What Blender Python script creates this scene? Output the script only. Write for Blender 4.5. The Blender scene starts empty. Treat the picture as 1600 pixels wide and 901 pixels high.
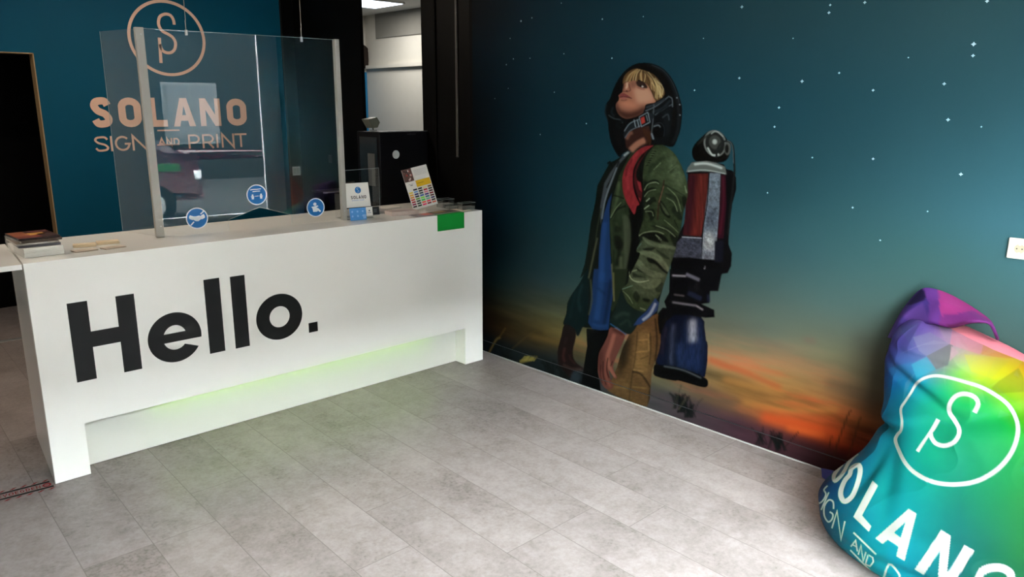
import bpy, bmesh, math, random
import numpy as np
from mathutils import Vector, Matrix
random.seed(7); RNG = np.random.RandomState(7)
S = bpy.context.scene
COL = S.collection

# ------------------------------------------------------------------ camera
CAM = np.array([-3.48576, -3.98823, 1.80730]); FPX = 1187.79
CR = np.array([0.72674933, -0.68688739, 0.00459489])
CU = np.array([0.15681483, 0.17242044, 0.97246095])
CF = np.array([0.66876342, 0.70601480, -0.23302057])
cd = bpy.data.cameras.new('camera'); cam = bpy.data.objects.new('camera', cd); COL.objects.link(cam)
cd.sensor_width = 36.0; cd.lens = 36.0 * FPX / 1600.0; cd.clip_start = 0.05; cd.clip_end = 200
m = Matrix.Identity(4)
for i in range(3):
    m[i][0] = CR[i]; m[i][1] = CU[i]; m[i][2] = -CF[i]; m[i][3] = CAM[i]
cam.matrix_world = m
S.camera = cam

# ------------------------------------------------------------------ world, lights, exposure
S.view_settings.view_transform = 'Standard'; S.view_settings.look = 'None'
S.view_settings.gamma = 1.0; S.view_settings.use_curve_mapping = False
S.view_settings.exposure = 3.33
SKY = 8.2
w = bpy.data.worlds.new('sky'); S.world = w; w.use_nodes = True
bg = w.node_tree.nodes['Background']; bg.inputs[0].default_value = (0.90, 0.95, 1.0, 1); bg.inputs[1].default_value = SKY
S.cycles.max_bounces = 10; S.cycles.diffuse_bounces = 5; S.cycles.glossy_bounces = 4
S.cycles.transparent_max_bounces = 16; S.cycles.transmission_bounces = 6
S.cycles.use_denoising = True
S.cycles.sample_clamp_indirect = 6.0

XW = 0.151      # mural wall plane
YB = 2.833      # back wall plane
YF = -5.0       # shop front plane
XL = -5.8       # left wall plane
ZC = 3.0        # ceiling

def area(name, loc, rot, sx, sy, power, color=(1, 1, 1), portal=False, parent=None):
    l = bpy.data.lights.new(name, 'AREA'); l.shape = 'RECTANGLE'; l.size = sx; l.size_y = sy; l.energy = power; l.color = color
    o = bpy.data.objects.new(name, l); COL.objects.link(o); o.location = loc; o.rotation_euler = rot
    if portal: l.cycles.is_portal = True
    if parent: o.parent = parent
    return o
# portal that guides sampling of the daylight through the shop window (facing into the room, +Y)
area('window_daylight_portal', (-2.45, YF - 0.12, 1.6), (math.radians(90), 0, math.radians(180)), 5.2, 2.5, 1.0, portal=True)

# ------------------------------------------------------------------ colour and materials
def lin(c):
    if isinstance(c, str):
        c = c.lstrip('#'); c = [int(c[i:i + 2], 16) / 255 for i in (0, 2, 4)]
    return tuple((x / 12.92 if x <= 0.04045 else ((x + 0.055) / 1.055) ** 2.4) for x in c)
MATS = {}
def mat(name, color, rough=0.5, spec=0.5, metal=0.0, coat=0.0, var=0.04, nscale=12.0, emit=None, estr=0.0, bump=0.0, bscale=200.0):
    if name in MATS: return MATS[name]
    m = bpy.data.materials.new(name); m.use_nodes = True; nt = m.node_tree; b = nt.nodes['Principled BSDF']
    c = lin(color)
    b.inputs['Roughness'].default_value = rough; b.inputs['Metallic'].default_value = metal
    b.inputs['Specular IOR Level'].default_value = spec
    b.inputs['Coat Weight'].default_value = coat; b.inputs['Coat Roughness'].default_value = 0.08
    tc = nt.nodes.new('ShaderNodeTexCoord'); n = nt.nodes.new('ShaderNodeTexNoise'); n.inputs['Scale'].default_value = nscale
    n.inputs['Detail'].default_value = 3
    nt.links.new(tc.outputs['Object'], n.inputs['Vector'])
    mx = nt.nodes.new('ShaderNodeMix'); mx.data_type = 'RGBA'
    mx.inputs[6].default_value = (*[x * (1 - var) for x in c], 1); mx.inputs[7].default_value = (*[min(1, x * (1 + var)) for x in c], 1)
    nt.links.new(n.outputs['Fac'], mx.inputs[0]); nt.links.new(mx.outputs[2], b.inputs['Base Color'])
    if emit:
        b.inputs['Emission Color'].default_value = (*lin(emit), 1); b.inputs['Emission Strength'].default_value = estr
    if bump:
        n2 = nt.nodes.new('ShaderNodeTexNoise'); n2.inputs['Scale'].default_value = bscale
        nt.links.new(tc.outputs['Object'], n2.inputs['Vector'])
        bp = nt.nodes.new('ShaderNodeBump'); bp.inputs['Strength'].default_value = bump; bp.inputs['Distance'].default_value = 0.002
        nt.links.new(n2.outputs['Fac'], bp.inputs['Height']); nt.links.new(bp.outputs['Normal'], b.inputs['Normal'])
    MATS[name] = m; return m
def printmat(name, rough=0.5, spec=0.4, bump=0.0, bscale=300.0, coat=0.0, sheen=0.0):
    """material that shows the printed colours carried by the mesh"""
    m = bpy.data.materials.new(name); m.use_nodes = True; nt = m.node_tree; b = nt.nodes['Principled BSDF']
    a = nt.nodes.new('ShaderNodeAttribute'); a.attribute_name = 'Col'
    nt.links.new(a.outputs['Color'], b.inputs['Base Color'])
    b.inputs['Roughness'].default_value = rough; b.inputs['Specular IOR Level'].default_value = spec
    b.inputs['Coat Weight'].default_value = coat; b.inputs['Sheen Weight'].default_value = sheen
    if bump:
        tc = nt.nodes.new('ShaderNodeTexCoord'); n2 = nt.nodes.new('ShaderNodeTexNoise'); n2.inputs['Scale'].default_value = bscale
        nt.links.new(tc.outputs['Object'], n2.inputs['Vector'])
        bp = nt.nodes.new('ShaderNodeBump'); bp.inputs['Strength'].default_value = bump; bp.inputs['Distance'].default_value = 0.002
        nt.links.new(n2.outputs['Fac'], bp.inputs['Height']); nt.links.new(bp.outputs['Normal'], b.inputs['Normal'])
    return m
def acrylic(name, tint=(0.97, 0.98, 0.98), gain=1.0, rough=0.0):
    m = bpy.data.materials.new(name); m.use_nodes = True; nt = m.node_tree; N = nt.nodes; L = nt.links
    for n in list(N): N.remove(n)
    out = N.new('ShaderNodeOutputMaterial'); tr = N.new('ShaderNodeBsdfTransparent'); tr.inputs[0].default_value = (*tint, 1)
    gl = N.new('ShaderNodeBsdfGlossy'); gl.inputs['Roughness'].default_value = rough; gl.inputs[0].default_value = (1, 1, 1, 1)
    geo = N.new('ShaderNodeNewGeometry'); fr = N.new('ShaderNodeFresnel')
    mi = N.new('ShaderNodeMix'); mi.data_type = 'FLOAT'; mi.inputs[2].default_value = 1.5; mi.inputs[3].default_value = 1 / 1.5
    L.new(geo.outputs['Backfacing'], mi.inputs[0]); L.new(mi.outputs[0], fr.inputs[0])
    mu = N.new('ShaderNodeMath'); mu.operation = 'MULTIPLY'; mu.inputs[1].default_value = gain; mu.use_clamp = True
    L.new(fr.outputs[0], mu.inputs[0])
    mx = N.new('ShaderNodeMixShader'); L.new(mu.outputs[0], mx.inputs[0]); L.new(tr.outputs[0], mx.inputs[1]); L.new(gl.outputs[0], mx.inputs[2])
    L.new(mx.outputs[0], out.inputs[0]); return m

# ------------------------------------------------------------------ object helpers
def tag(o, label=None, cat=None, group=None, kind=None):
    if label: o['label'] = label
    if cat: o['category'] = cat
    if group: o['group'] = group
    if kind: o['kind'] = kind
    return o
def thing(name, label, cat, loc=(0, 0, 0), rotz=0.0, group=None):
    o = bpy.data.objects.new(name, None); COL.objects.link(o); o.location = loc; o.rotation_euler = (0, 0, rotz)
    o.empty_display_size = 0.05
    return tag(o, label, cat, group)
def obj(name, bm, m, parent=None, smooth=False, kind=None, label=None):
    me = bpy.data.meshes.new(name); bm.normal_update(); bm.to_mesh(me); bm.free()
    for mm in (m if isinstance(m, (list, tuple)) else [m]): me.materials.append(mm)
    if smooth:
        for p in me.polygons: p.use_smooth = True
    o = bpy.data.objects.new(name, me); COL.objects.link(o)
    if parent: o.parent = parent
    if kind: o['kind'] = kind
    if label: o['label'] = label
    return o
def box(bm, x0, x1, y0, y1, z0, z1, bev=0.0, mi=0, M=None):
    vs = [bm.verts.new((x, y, z)) for x in (x0, x1) for y in (y0, y1) for z in (z0, z1)]
    fs = []
    for idx in ((0, 1, 3, 2), (4, 6, 7, 5), (0, 4, 5, 1), (2, 3, 7, 6), (0, 2, 6, 4), (1, 5, 7, 3)):
        f = bm.faces.new([vs[i] for i in idx]); f.material_index = mi; fs.append(f)
    if M is not None:
        for v in vs: v.co = M @ v.co
    if bev > 0:
        es = list({e for f in fs for e in f.edges})
        r = bmesh.ops.bevel(bm, geom=es, offset=bev, segments=2, affect='EDGES', profile=0.5)
        for f in r['faces']: f.material_index = mi
    return vs
def B(*a, **k):
    bm = bmesh.new(); box(bm, *a, **k); return bm
def prism(bm, pts, axis, a0, a1, mi=0, holes=()):
    """extrude 2D outline. axis 1: pts are (x,z) extruded along y; axis 0: (y,z) along x; axis 2: (x,y) along z"""
    def P(p, a):
        return {0: (a, p[0], p[1]), 1: (p[0], a, p[1]), 2: (p[0], p[1], a)}[axis]
    loops = [list(pts)] + [list(h) for h in holes]
    from mathutils.geometry import tessellate_polygon
    tess = tessellate_polygon([[Vector((p[0], p[1], 0)) for p in l] for l in loops])
    flat = [p for l in loops for p in l]
    v0 = [bm.verts.new(P(p, a0)) for p in flat]; v1 = [bm.verts.new(P(p, a1)) for p in flat]
    for t in tess:
        try:
            bm.faces.new([v0[i] for i in t]).material_index = mi; bm.faces.new([v1[i] for i in reversed(t)]).material_index = mi
        except ValueError: pass
    k = 0
    for l in loops:
        n = len(l)
        for i in range(n):
            a, b = k + i, k + (i + 1) % n
            bm.faces.new((v0[a], v0[b], v1[b], v1[a])).material_index = mi
        k += n
    bmesh.ops.recalc_face_normals(bm, faces=bm.faces)
def tube(bm, pts, r, n=8, cap=True):
    pts = [Vector(p) for p in pts]; rings = []
    for i, p in enumerate(pts):
        d = (pts[min(i + 1, len(pts) - 1)] - pts[max(i - 1, 0)]).normalized()
        a = d.orthogonal().normalized() if i == 0 else (rings_a - d * rings_a.dot(d)).normalized()
        rings_a = a; b = d.cross(a)
        rr = r[i] if isinstance(r, (list, tuple)) else r
        rings.append([bm.verts.new(p + (a * math.cos(2 * math.pi * k / n) + b * math.sin(2 * math.pi * k / n)) * rr) for k in range(n)])
    for i in range(len(rings) - 1):
        for k in range(n):
            bm.faces.new((rings[i][k], rings[i][(k + 1) % n], rings[i + 1][(k + 1) % n], rings[i + 1][k]))
    if cap:
        bm.faces.new(rings[0][::-1]); bm.faces.new(rings[-1])
def disc(cx, cy, r, n=40, rx=None):
    rx = rx or r
    return [(cx + rx * math.cos(2 * math.pi * i / n), cy + r * math.sin(2 * math.pi * i / n)) for i in range(n)]
def grid_mesh(name, P, Cc, m, mask=None, parent=None, smooth=True):
    """P (h,w,3) points, Cc (h,w,3) linear colours; faces only where mask on any corner"""
    h, wd = P.shape[:2]
    idx = np.arange(h * wd).reshape(h, wd)
    q = np.stack([idx[:-1, :-1], idx[:-1, 1:], idx[1:, 1:], idx[1:, :-1]], -1).reshape(-1, 4)
    co = P.reshape(-1, 3).astype(np.float32); cc = Cc.reshape(-1, 3).astype(np.float32)
    if mask is not None:
        k = mask.reshape(-1)[q].any(1); q = q[k]
        used = np.unique(q); rm = np.full(h * wd, -1); rm[used] = np.arange(len(used)); q = rm[q]; co = co[used]; cc = cc[used]
    me = bpy.data.meshes.new(name)
    me.vertices.add(len(co)); me.vertices.foreach_set('co', co.ravel())
    me.loops.add(q.size); me.loops.foreach_set('vertex_index', q.astype(np.int32).ravel())
    me.polygons.add(len(q)); me.polygons.foreach_set('loop_start', np.arange(0, q.size, 4, dtype=np.int32))
    me.polygons.foreach_set('loop_total', np.full(len(q), 4, dtype=np.int32))
    me.update(calc_edges=True)
    at = me.color_attributes.new('Col', 'FLOAT_COLOR', 'POINT')
    at.data.foreach_set('color', np.concatenate([cc, np.ones((len(cc), 1), np.float32)], 1).ravel())
    me.polygons.foreach_set('use_smooth', np.full(len(q), smooth))
    me.materials.append(m); me.validate()
    o = bpy.data.objects.new(name, me); COL.objects.link(o)
    if parent: o.parent = parent
    return o
def quads_mesh(name, quads, m, parent=None):
    """flat printed quads: [(4 points, colour)]"""
    me = bpy.data.meshes.new(name); vs = []; fs = []; cs = []
    for pts, c in quads:
        k = len(vs); vs += [tuple(p) for p in pts]; fs.append(tuple(range(k, k + len(pts)))); cs += [(*lin(c), 1)] * len(pts)
    me.from_pydata(vs, [], fs); at = me.color_attributes.new('Col', 'FLOAT_COLOR', 'POINT')
    at.data.foreach_set('color', np.array(cs, np.float32).ravel()); me.materials.append(m)
    o = bpy.data.objects.new(name, me); COL.objects.link(o)
    if parent: o.parent = parent
    return o

# ------------------------------------------------------------------ print shop: a small numpy painter
def project(P):
    d = P - CAM; z = d @ CF
    return 800 + FPX * (d @ CR) / z, 450.5 - FPX * (d @ CU) / z
def value_noise(x, y, seed=0):
    r = np.random.RandomState(seed).rand(256, 256)
    xi = np.floor(x).astype(int); yi = np.floor(y).astype(int); fx = x - xi; fy = y - yi
    fx = fx * fx * (3 - 2 * fx); fy = fy * fy * (3 - 2 * fy)
    g = lambda a, b: r[a % 256, b % 256]
    return (g(xi, yi) * (1 - fx) + g(xi + 1, yi) * fx) * (1 - fy) + (g(xi, yi + 1) * (1 - fx) + g(xi + 1, yi + 1) * fx) * fy
def fbm(x, y, seed=0, o=4):
    s = 0; a = 1; t = 0
    for i in range(o):
        s = s + a * value_noise(x * 2 ** i, y * 2 ** i, seed + i); t += a; a *= 0.55
    return s / t
def smoothpath(pts, closed=True, n=6):
    p = np.array(pts, float); N = len(p); out = []
    for i in range(N if closed else N - 1):
        if closed: a, b, c, d = p[i - 1], p[i], p[(i + 1) % N], p[(i + 2) % N]
        else: a, b, c, d = p[max(i - 1, 0)], p[i], p[i + 1], p[min(i + 2, N - 1)]
        for k in range(n):
            t = k / n
            out.append(0.5 * ((2 * b) + (c - a) * t + (2 * a - 5 * b + 4 * c - d) * t * t + (3 * b - a - 3 * c + d) * t ** 3))
    if not closed: out.append(p[-1])
    return np.array(out)
def gblur(a, s):
    if s <= 0: return a
    r = max(1, int(s * 2.5)); k = np.exp(-0.5 * (np.arange(-r, r + 1) / s) ** 2); k /= k.sum()
    p = np.pad(a, ((r, r), (0, 0)), mode='edge'); a = sum(k[i] * p[i:i + a.shape[0]] for i in range(2 * r + 1))
    p = np.pad(a, ((0, 0), (r, r)), mode='edge'); return sum(k[i] * p[:, i:i + a.shape[1]] for i in range(2 * r + 1))
class Canvas:
    def __init__(s, x0, y0, w, h, sc):
        s.x0, s.y0, s.sc = x0, y0, sc; s.W, s.H = int(w * sc), int(h * sc)
        s.a = np.zeros((s.H, s.W, 3), np.float32); s.m = np.zeros((s.H, s.W), np.float32)
    def coords(s):
        yy, xx = np.mgrid[0:s.H, 0:s.W]; return s.x0 + (xx + .5) / s.sc, s.y0 + (yy + .5) / s.sc
    def cover(s, pts, blur=0.0):
        p = (np.asarray(pts, float) - (s.x0, s.y0)) * s.sc; pad = int(blur * s.sc * 3) + 2
        xa, ya = np.floor(p.min(0)).astype(int) - pad; xb, yb = np.ceil(p.max(0)).astype(int) + pad
        xa, ya, xb, yb = max(xa, 0), max(ya, 0), min(xb, s.W), min(yb, s.H)
        if xa >= xb or ya >= yb: return None
        q = np.roll(p, -1, 0); cov = np.zeros((yb - ya, xb - xa), np.float32); xs = np.arange(xa, xb)
        for sub in (.125, .375, .625, .875):
            for j in range(ya, yb):
                y = j + sub; k = (p[:, 1] <= y) != (q[:, 1] <= y)
                if not k.any(): continue
                X = np.sort(p[k, 0] + (y - p[k, 1]) / (q[k, 1] - p[k, 1]) * (q[k, 0] - p[k, 0]))
                for a, b in zip(X[::2], X[1::2]):
                    cov[j - ya] += 0.25 * np.clip(np.minimum(xs + 1, b) - np.maximum(xs, a), 0, 1)
        if blur: cov = gblur(cov, blur * s.sc)
        return cov, (xa, ya, xb, yb)
    def put(s, r, col, al=1.0, mark=True, clip=None):
        if r is None: return
        cov, (xa, ya, xb, yb) = r; cov = np.clip(cov, 0, 1) * al
        if clip is not None: cov = cov * clip[ya:yb, xa:xb]
        v = s.a[ya:yb, xa:xb]; v += (np.array(lin(col), np.float32) - v) * cov[..., None]
        if mark: mm = s.m[ya:yb, xa:xb]; np.maximum(mm, cov, out=mm)
    def poly(s, pts, col, blur=0.0, al=1.0, sm=0, mark=True, clip=None):
        if sm: pts = smoothpath(pts, True, sm)
        s.put(s.cover(pts, blur), col, al, mark, clip)
    def stroke(s, pts, w, col, blur=0.0, al=1.0, sm=0, closed=False, mark=True, clip=None):
        s.put(s.cover(ribbon(smoothpath(pts, closed, sm) if sm else np.array(pts, float), w, closed), blur), col, al, mark, clip)
    def ell(s, cx, cy, rx, ry, col, rot=0, **k):
        t = np.linspace(0, 2 * math.pi, 36, endpoint=False); c, d = math.cos(rot), math.sin(rot)
        s.poly([(cx + rx * math.cos(a) * c - ry * math.sin(a) * d, cy + rx * math.cos(a) * d + ry * math.sin(a) * c) for a in t], col, **k)
    def sample(s, x, y):
        fx = np.clip((x - s.x0) * s.sc - .5, 0, s.W - 1.001); fy = np.clip((y - s.y0) * s.sc - .5, 0, s.H - 1.001)
        xi = fx.astype(int); yi = fy.astype(int); u = (fx - xi)[..., None]; v = (fy - yi)[..., None]; a = s.a
        return (a[yi, xi] * (1 - u) + a[yi, xi + 1] * u) * (1 - v) + (a[yi + 1, xi] * (1 - u) + a[yi + 1, xi + 1] * u) * v
def ribbon(p, w, closed=False):
    """outline polygon of a stroke along polyline p with width w (number or per-point list)"""
    p = np.array(p, float); n = len(p); w = np.broadcast_to(np.asarray(w, float), (n,)) if np.ndim(w) == 0 or len(w) == n else np.interp(np.linspace(0, 1, n), np.linspace(0, 1, len(w)), w)
    if closed: a = np.roll(p, 1, 0); b = np.roll(p, -1, 0)
    else: a = np.vstack([p[:1], p[:-1]]); b = np.vstack([p[1:], p[-1:]])
    d1 = p - a; d2 = b - p
    l1 = np.linalg.norm(d1, axis=1, keepdims=True); l2 = np.linalg.norm(d2, axis=1, keepdims=True)
    d1 = np.where(l1 > 1e-9, d1 / np.maximum(l1, 1e-9), d2 / np.maximum(l2, 1e-9)); d2 = np.where(l2 > 1e-9, d2 / np.maximum(l2, 1e-9), d1)
    nn = np.stack([-(d1 + d2)[:, 1], (d1 + d2)[:, 0]], 1); nn /= np.maximum(np.linalg.norm(nn, axis=1, keepdims=True), 1e-9)
    c = np.clip((nn * np.stack([-d1[:, 1], d1[:, 0]], 1)).sum(1), 0.35, 1)
    off = nn * (w / 2 / c)[:, None]
    L, R = p + off, p - off
    if closed: return np.vstack([L, L[:1], R[:1], R[::-1]])   # keyhole outline
    return np.vstack([L, R[::-1]])
def rbf(pts, cols, eps=0.0):
    p = np.array(pts, float); c = np.array([lin(x) for x in cols])
    D = np.linalg.norm(p[:, None] - p[None], axis=-1)
    A = np.block([[D + eps * np.eye(len(p)), np.ones((len(p), 1))], [np.ones((1, len(p))), np.zeros((1, 1))]])
    W = np.linalg.solve(A, np.vstack([c, np.zeros((1, 3))]))
    def f(x, y):
        out = np.zeros(x.shape + (3,)) + W[-1]
        for i in range(len(p)): out += np.hypot(x - p[i, 0], y - p[i, 1])[..., None] * W[i]
        return np.clip(out, 0.0008, 1)
    return f

# ------------------------------------------------------------------ stroke letters (unit cell: x 0..w, z 0..1)
def arc(cx, cy, rx, ry, a0, a1, n=14):
    return [(cx + rx * math.cos(math.radians(a0 + (a1 - a0) * i / n)), cy + ry * math.sin(math.radians(a0 + (a1 - a0) * i / n))) for i in range(n + 1)]
def glyph(ch, w, t):
    """centre-line strokes of a letter w wide, 1 high, stroke t"""
    h = t / 2; a, b = h, w - h; o, u = 1 - h, h; mid = 0.5
    if ch == 'S':
        r = (b - a) / 2; cx = w / 2; ry = (o - mid) / 2; rx = r
        return [arc(cx, o - ry, rx, ry, 15, 200) + arc(cx, u + ry, rx, ry, 60, -165)] if False else [smoothpath([(b, o - ry * .75), (b - r * .35, o - .02), (cx, o), (a + r * .25, o - ry * .22), (a, o - ry * .9), (a + r * .45, mid + ry * .32), (cx, mid), (b - r * .45, mid - ry * .32), (b, u + ry * .9), (b - r * .25, u + ry * .22), (cx, u), (a + r * .35, u + .02), (a, u + ry * .75)], False, 5).tolist()]
    if ch == 'O': return [('c', arc(w / 2, .5, (b - a) / 2, (o - u) / 2, 0, 348, 29))] if t < .15 else [('c', [(a, .3), (a, .7)] + arc(w / 2, .68, (b - a) / 2, o - .68, 165, 15, 8) + [(b, .7), (b, .3)] + arc(w / 2, .32, (b - a) / 2, .32 - u, -15, -165, 8))]
    if ch == 'L': return [[(a, 1), (a, u), (w, u)]]
    if ch == 'I': return [[(w / 2, 0), (w / 2, 1)]]
    if ch == 'A': return [[(a * .9, 0), (w / 2, 1 - t * .2), (w - a * .9, 0)], [(w * .22, .3), (w * .78, .3)]]
    if ch == 'N': return [[(a, 0), (a, 1 - t * .1), (b, t * .1), (b, 1)]]
    if ch == 'G': return [arc(w / 2 - .01, .5, (b - a) / 2, (o - u) / 2, 45, 322, 20) + [(b, .47), (w * .62, .47)]]
    if ch == 'D': return [('c', [(a, u)] + arc(w / 2 - .05 * w, .5, w / 2 + .05 * w - h, .5 - h, -88, 88, 14) + [(a, o)])]
    if ch == 'P': return [[(a, 0), (a, o)] + arc(w * .55, o - .26, w * .45 - h, .26, 90, -90, 10) + [(a, o - .52)]]
    if ch == 'R': return [[(a, 0), (a, o)] + arc(w * .55, o - .26, w * .45 - h, .26, 90, -90, 10) + [(a, o - .52)], [(w * .5, o - .52), (w - h * .8, 0)]]
    if ch == 'T': return [[(0, o), (w, o)], [(w / 2, o), (w / 2, 0)]]
    if ch == 'V': return [[(a * .8, 1), (w / 2, t * .2), (w - a * .8, 1)]]
    if ch == 'E': return [[(w, o), (a, o), (a, u), (w, u)], [(a, .5), (w * .9, .5)]]
    return []
def glyph_polys(ch, w, t):
    out = []
    for s in glyph(ch, w, t):
        if isinstance(s, tuple): 
            p = np.array(s[1]); r = ribbon(p, t, True); n = len(p); out.append(('ring', r[:n], r[n + 2:][::-1]))
        else: out.append(('poly', ribbon(np.array(s), t, False), None))
    return out
def letter_bm(bm, ch, w, t, F, depth):
    """F maps (u,v,d) to a point; glyph built as thin solid"""
    for k, a, b in glyph_polys(ch, w, t):
        if k == 'ring':
            n = len(a); b = b[::-1] if False else b
            b2 = np.roll(b[::1], 0, 0)
            A0 = [bm.verts.new(F(x, y, 0)) for x, y in a]; A1 = [bm.verts.new(F(x, y, depth)) for x, y in a]
            B0 = [bm.verts.new(F(x, y, 0)) for x, y in b2]; B1 = [bm.verts.new(F(x, y, depth)) for x, y in b2]
            for i in range(n):
                j = (i + 1) % n
                bm.faces.new((A1[i], A1[j], B1[j], B1[i])); bm.faces.new((A0[i], B0[i], B0[j], A0[j]))
                bm.faces.new((A0[i], A0[j], A1[j], A1[i])); bm.faces.new((B0[i], B1[i], B1[j], B0[j]))
        else:
            n = len(a) // 2; L = a[:n]; R = a[n:][::-1]
            V = [[bm.verts.new(F(*L[i], 0)), bm.verts.new(F(*L[i], depth)), bm.verts.new(F(*R[i], depth)), bm.verts.new(F(*R[i], 0))] for i in range(n)]
            for i in range(n - 1):
                for k2 in range(4): bm.faces.new((V[i][k2], V[i][(k2 + 1) % 4], V[i + 1][(k2 + 1) % 4], V[i + 1][k2]))
            bm.faces.new(V[0][::-1]); bm.faces.new(V[-1])
    bmesh.ops.recalc_face_normals(bm, faces=bm.faces)

# ================================================================== THE SETTING
def floor_material():
    m = bpy.data.materials.new('laminate_stone_planks'); m.use_nodes = True; nt = m.node_tree; N = nt.nodes; L = nt.links; b = N['Principled BSDF']
    def math_(op, a, c=None, d=None):
        n = N.new('ShaderNodeMath'); n.operation = op
        for i, v in enumerate((a, c, d)):
            if v is None: continue
            if isinstance(v, (int, float)): n.inputs[i].default_value = v
            else: L.new(v, n.inputs[i])
        return n.outputs[0]
    g = N.new('ShaderNodeNewGeometry'); sp = N.new('ShaderNodeSeparateXYZ'); L.new(g.outputs['Position'], sp.inputs[0])
    X = math_('SUBTRACT', sp.outputs['X'], math_('MULTIPLY', sp.outputs['Y'], 0.03))
    u = math_('DIVIDE', math_('ADD', X, 2.31 + 27 * .27), 0.27)
    i = math_('FLOOR', u); fu = math_('SUBTRACT', u, i)
    joints = {25: -.86, 26: -.54, 27: -.03, 28: -1.25, 29: -.90, 30: -.35, 31: -.57, 32: -.20, 33: -1.47, 34: -1.16, 35: -2.0}
    PL = 1.58; NS = 40
    ramp = N.new('ShaderNodeValToRGB'); ramp.color_ramp.interpolation = 'CONSTANT'; e = ramp.color_ramp.elements
    rr = random.Random(3); e[0].position = 0; e[0].color = (.3, .3, .3, 1); e[1].position = 12 / NS - .0005; e[1].color = (.6, .6, .6, 1)
    for k in range(13, 40):
        v = ((joints[k] if k in joints else rr.uniform(-1.5, 0)) % PL) / PL
        el = e.new(k / NS - .0005); el.color = (v, v, v, 1)
    L.new(math_('DIVIDE', i, NS), ramp.inputs[0])
    sc = N.new('ShaderNodeSeparateColor'); L.new(ramp.outputs[0], sc.inputs[0])
    v = math_('SUBTRACT', math_('DIVIDE', math_('ADD', sp.outputs['Y'], 20 * PL), PL), sc.outputs[0])
    j = math_('FLOOR', v); fv = math_('SUBTRACT', v, j)
    du = math_('MULTIPLY', math_('MINIMUM', fu, math_('SUBTRACT', 1.0, fu)), .27)
    dv = math_('MULTIPLY', math_('MINIMUM', fv, math_('SUBTRACT', 1.0, fv)), PL)
    seam = math_('LESS_THAN', math_('MINIMUM', du, dv), 0.0017)
    wn = N.new('ShaderNodeTexWhiteNoise'); wn.noise_dimensions = '2D'; cb = N.new('ShaderNodeCombineXYZ'); L.new(i, cb.inputs[0]); L.new(j, cb.inputs[1]); L.new(cb.outputs[0], wn.inputs['Vector'])
    # per-plank shifted stone pattern
    ad = N.new('ShaderNodeVectorMath'); ad.operation = 'MULTIPLY_ADD'; L.new(wn.outputs['Color'], ad.inputs[0]); ad.inputs[1].default_value = (9, 9, 9); L.new(g.outputs['Position'], ad.inputs[2])
    def noise(scale, detail, rough, vec=None):
        n = N.new('ShaderNodeTexNoise'); n.inputs['Scale'].default_value = scale; n.inputs['Detail'].default_value = detail; n.inputs['Roughness'].default_value = rough
        L.new(vec or ad.outputs[0], n.inputs['Vector']); return n.outputs['Fac']
    st = N.new('ShaderNodeMapping'); st.inputs['Scale'].default_value = (1.0, .6, 1); L.new(ad.outputs[0], st.inputs[0])
    n1 = noise(3.2, 6, .62, st.outputs[0]); n2 = noise(16, 8, .7); n3 = noise(60, 4, .6)
    r1 = N.new('ShaderNodeValToRGB'); r1.color_ramp.elements[0].position = .40; r1.color_ramp.elements[0].color = (*lin('#716965'), 1)
    r1.color_ramp.elements[1].position = .60; r1.color_ramp.elements[1].color = (*lin('#918886'), 1)
    L.new(math_('ADD', math_('ADD', math_('MULTIPLY', n1, .42), math_('MULTIPLY', n2, .36)), math_('MULTIPLY', n3, .22)), r1.inputs[0])
    spk = N.new('ShaderNodeValToRGB'); spk.color_ramp.elements[0].position = .33; spk.color_ramp.elements[0].color = (.70, .69, .68, 1); spk.color_ramp.elements[1].position = .43; spk.color_ramp.elements[1].color = (1, 1, 1, 1)
    L.new(math_('ADD', math_('MULTIPLY', n3, .55), math_('MULTIPLY', n1, .45)), spk.inputs[0])
    mx = N.new('ShaderNodeMix'); mx.data_type = 'RGBA'; mx.blend_type = 'MULTIPLY'; mx.inputs[0].default_value = 1
    L.new(r1.outputs[0], mx.inputs[6]); L.new(spk.outputs[0], mx.inputs[7])
    pv = math_('ADD', math_('MULTIPLY', wn.outputs['Value'], .12), .94)
    mp = N.new('ShaderNodeMix'); mp.data_type = 'RGBA'; mp.blend_type = 'MULTIPLY'; mp.inputs[0].default_value = 1
    cc = N.new('ShaderNodeCombineColor'); [L.new(pv, cc.inputs[k]) for k in range(3)]
    L.new(mx.outputs[2], mp.inputs[6]); L.new(cc.outputs[0], mp.inputs[7])
    ms = N.new('ShaderNodeMix'); ms.data_type = 'RGBA'; L.new(math_('MULTIPLY', seam, .75), ms.inputs[0]); L.new(mp.outputs[2], ms.inputs[6]); ms.inputs[7].default_value = (*lin('#5b5350'), 1)
    L.new(ms.outputs[2], b.inputs['Base Color'])
    L.new(math_('ADD', math_('MULTIPLY', n2, .2), .30), b.inputs['Roughness']); b.inputs['Specular IOR Level'].default_value = .35
    bp = N.new('ShaderNodeBump'); bp.inputs['Strength'].default_value = .25; bp.inputs['Distance'].default_value = .001
    L.new(math_('SUBTRACT', n2, math_('MULTIPLY', seam, 1.0)), bp.inputs['Height']); L.new(bp.outputs[0], b.inputs['Normal'])
    return m
def struct(name, bm, m): return obj(name, bm, m, kind='structure')

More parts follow.
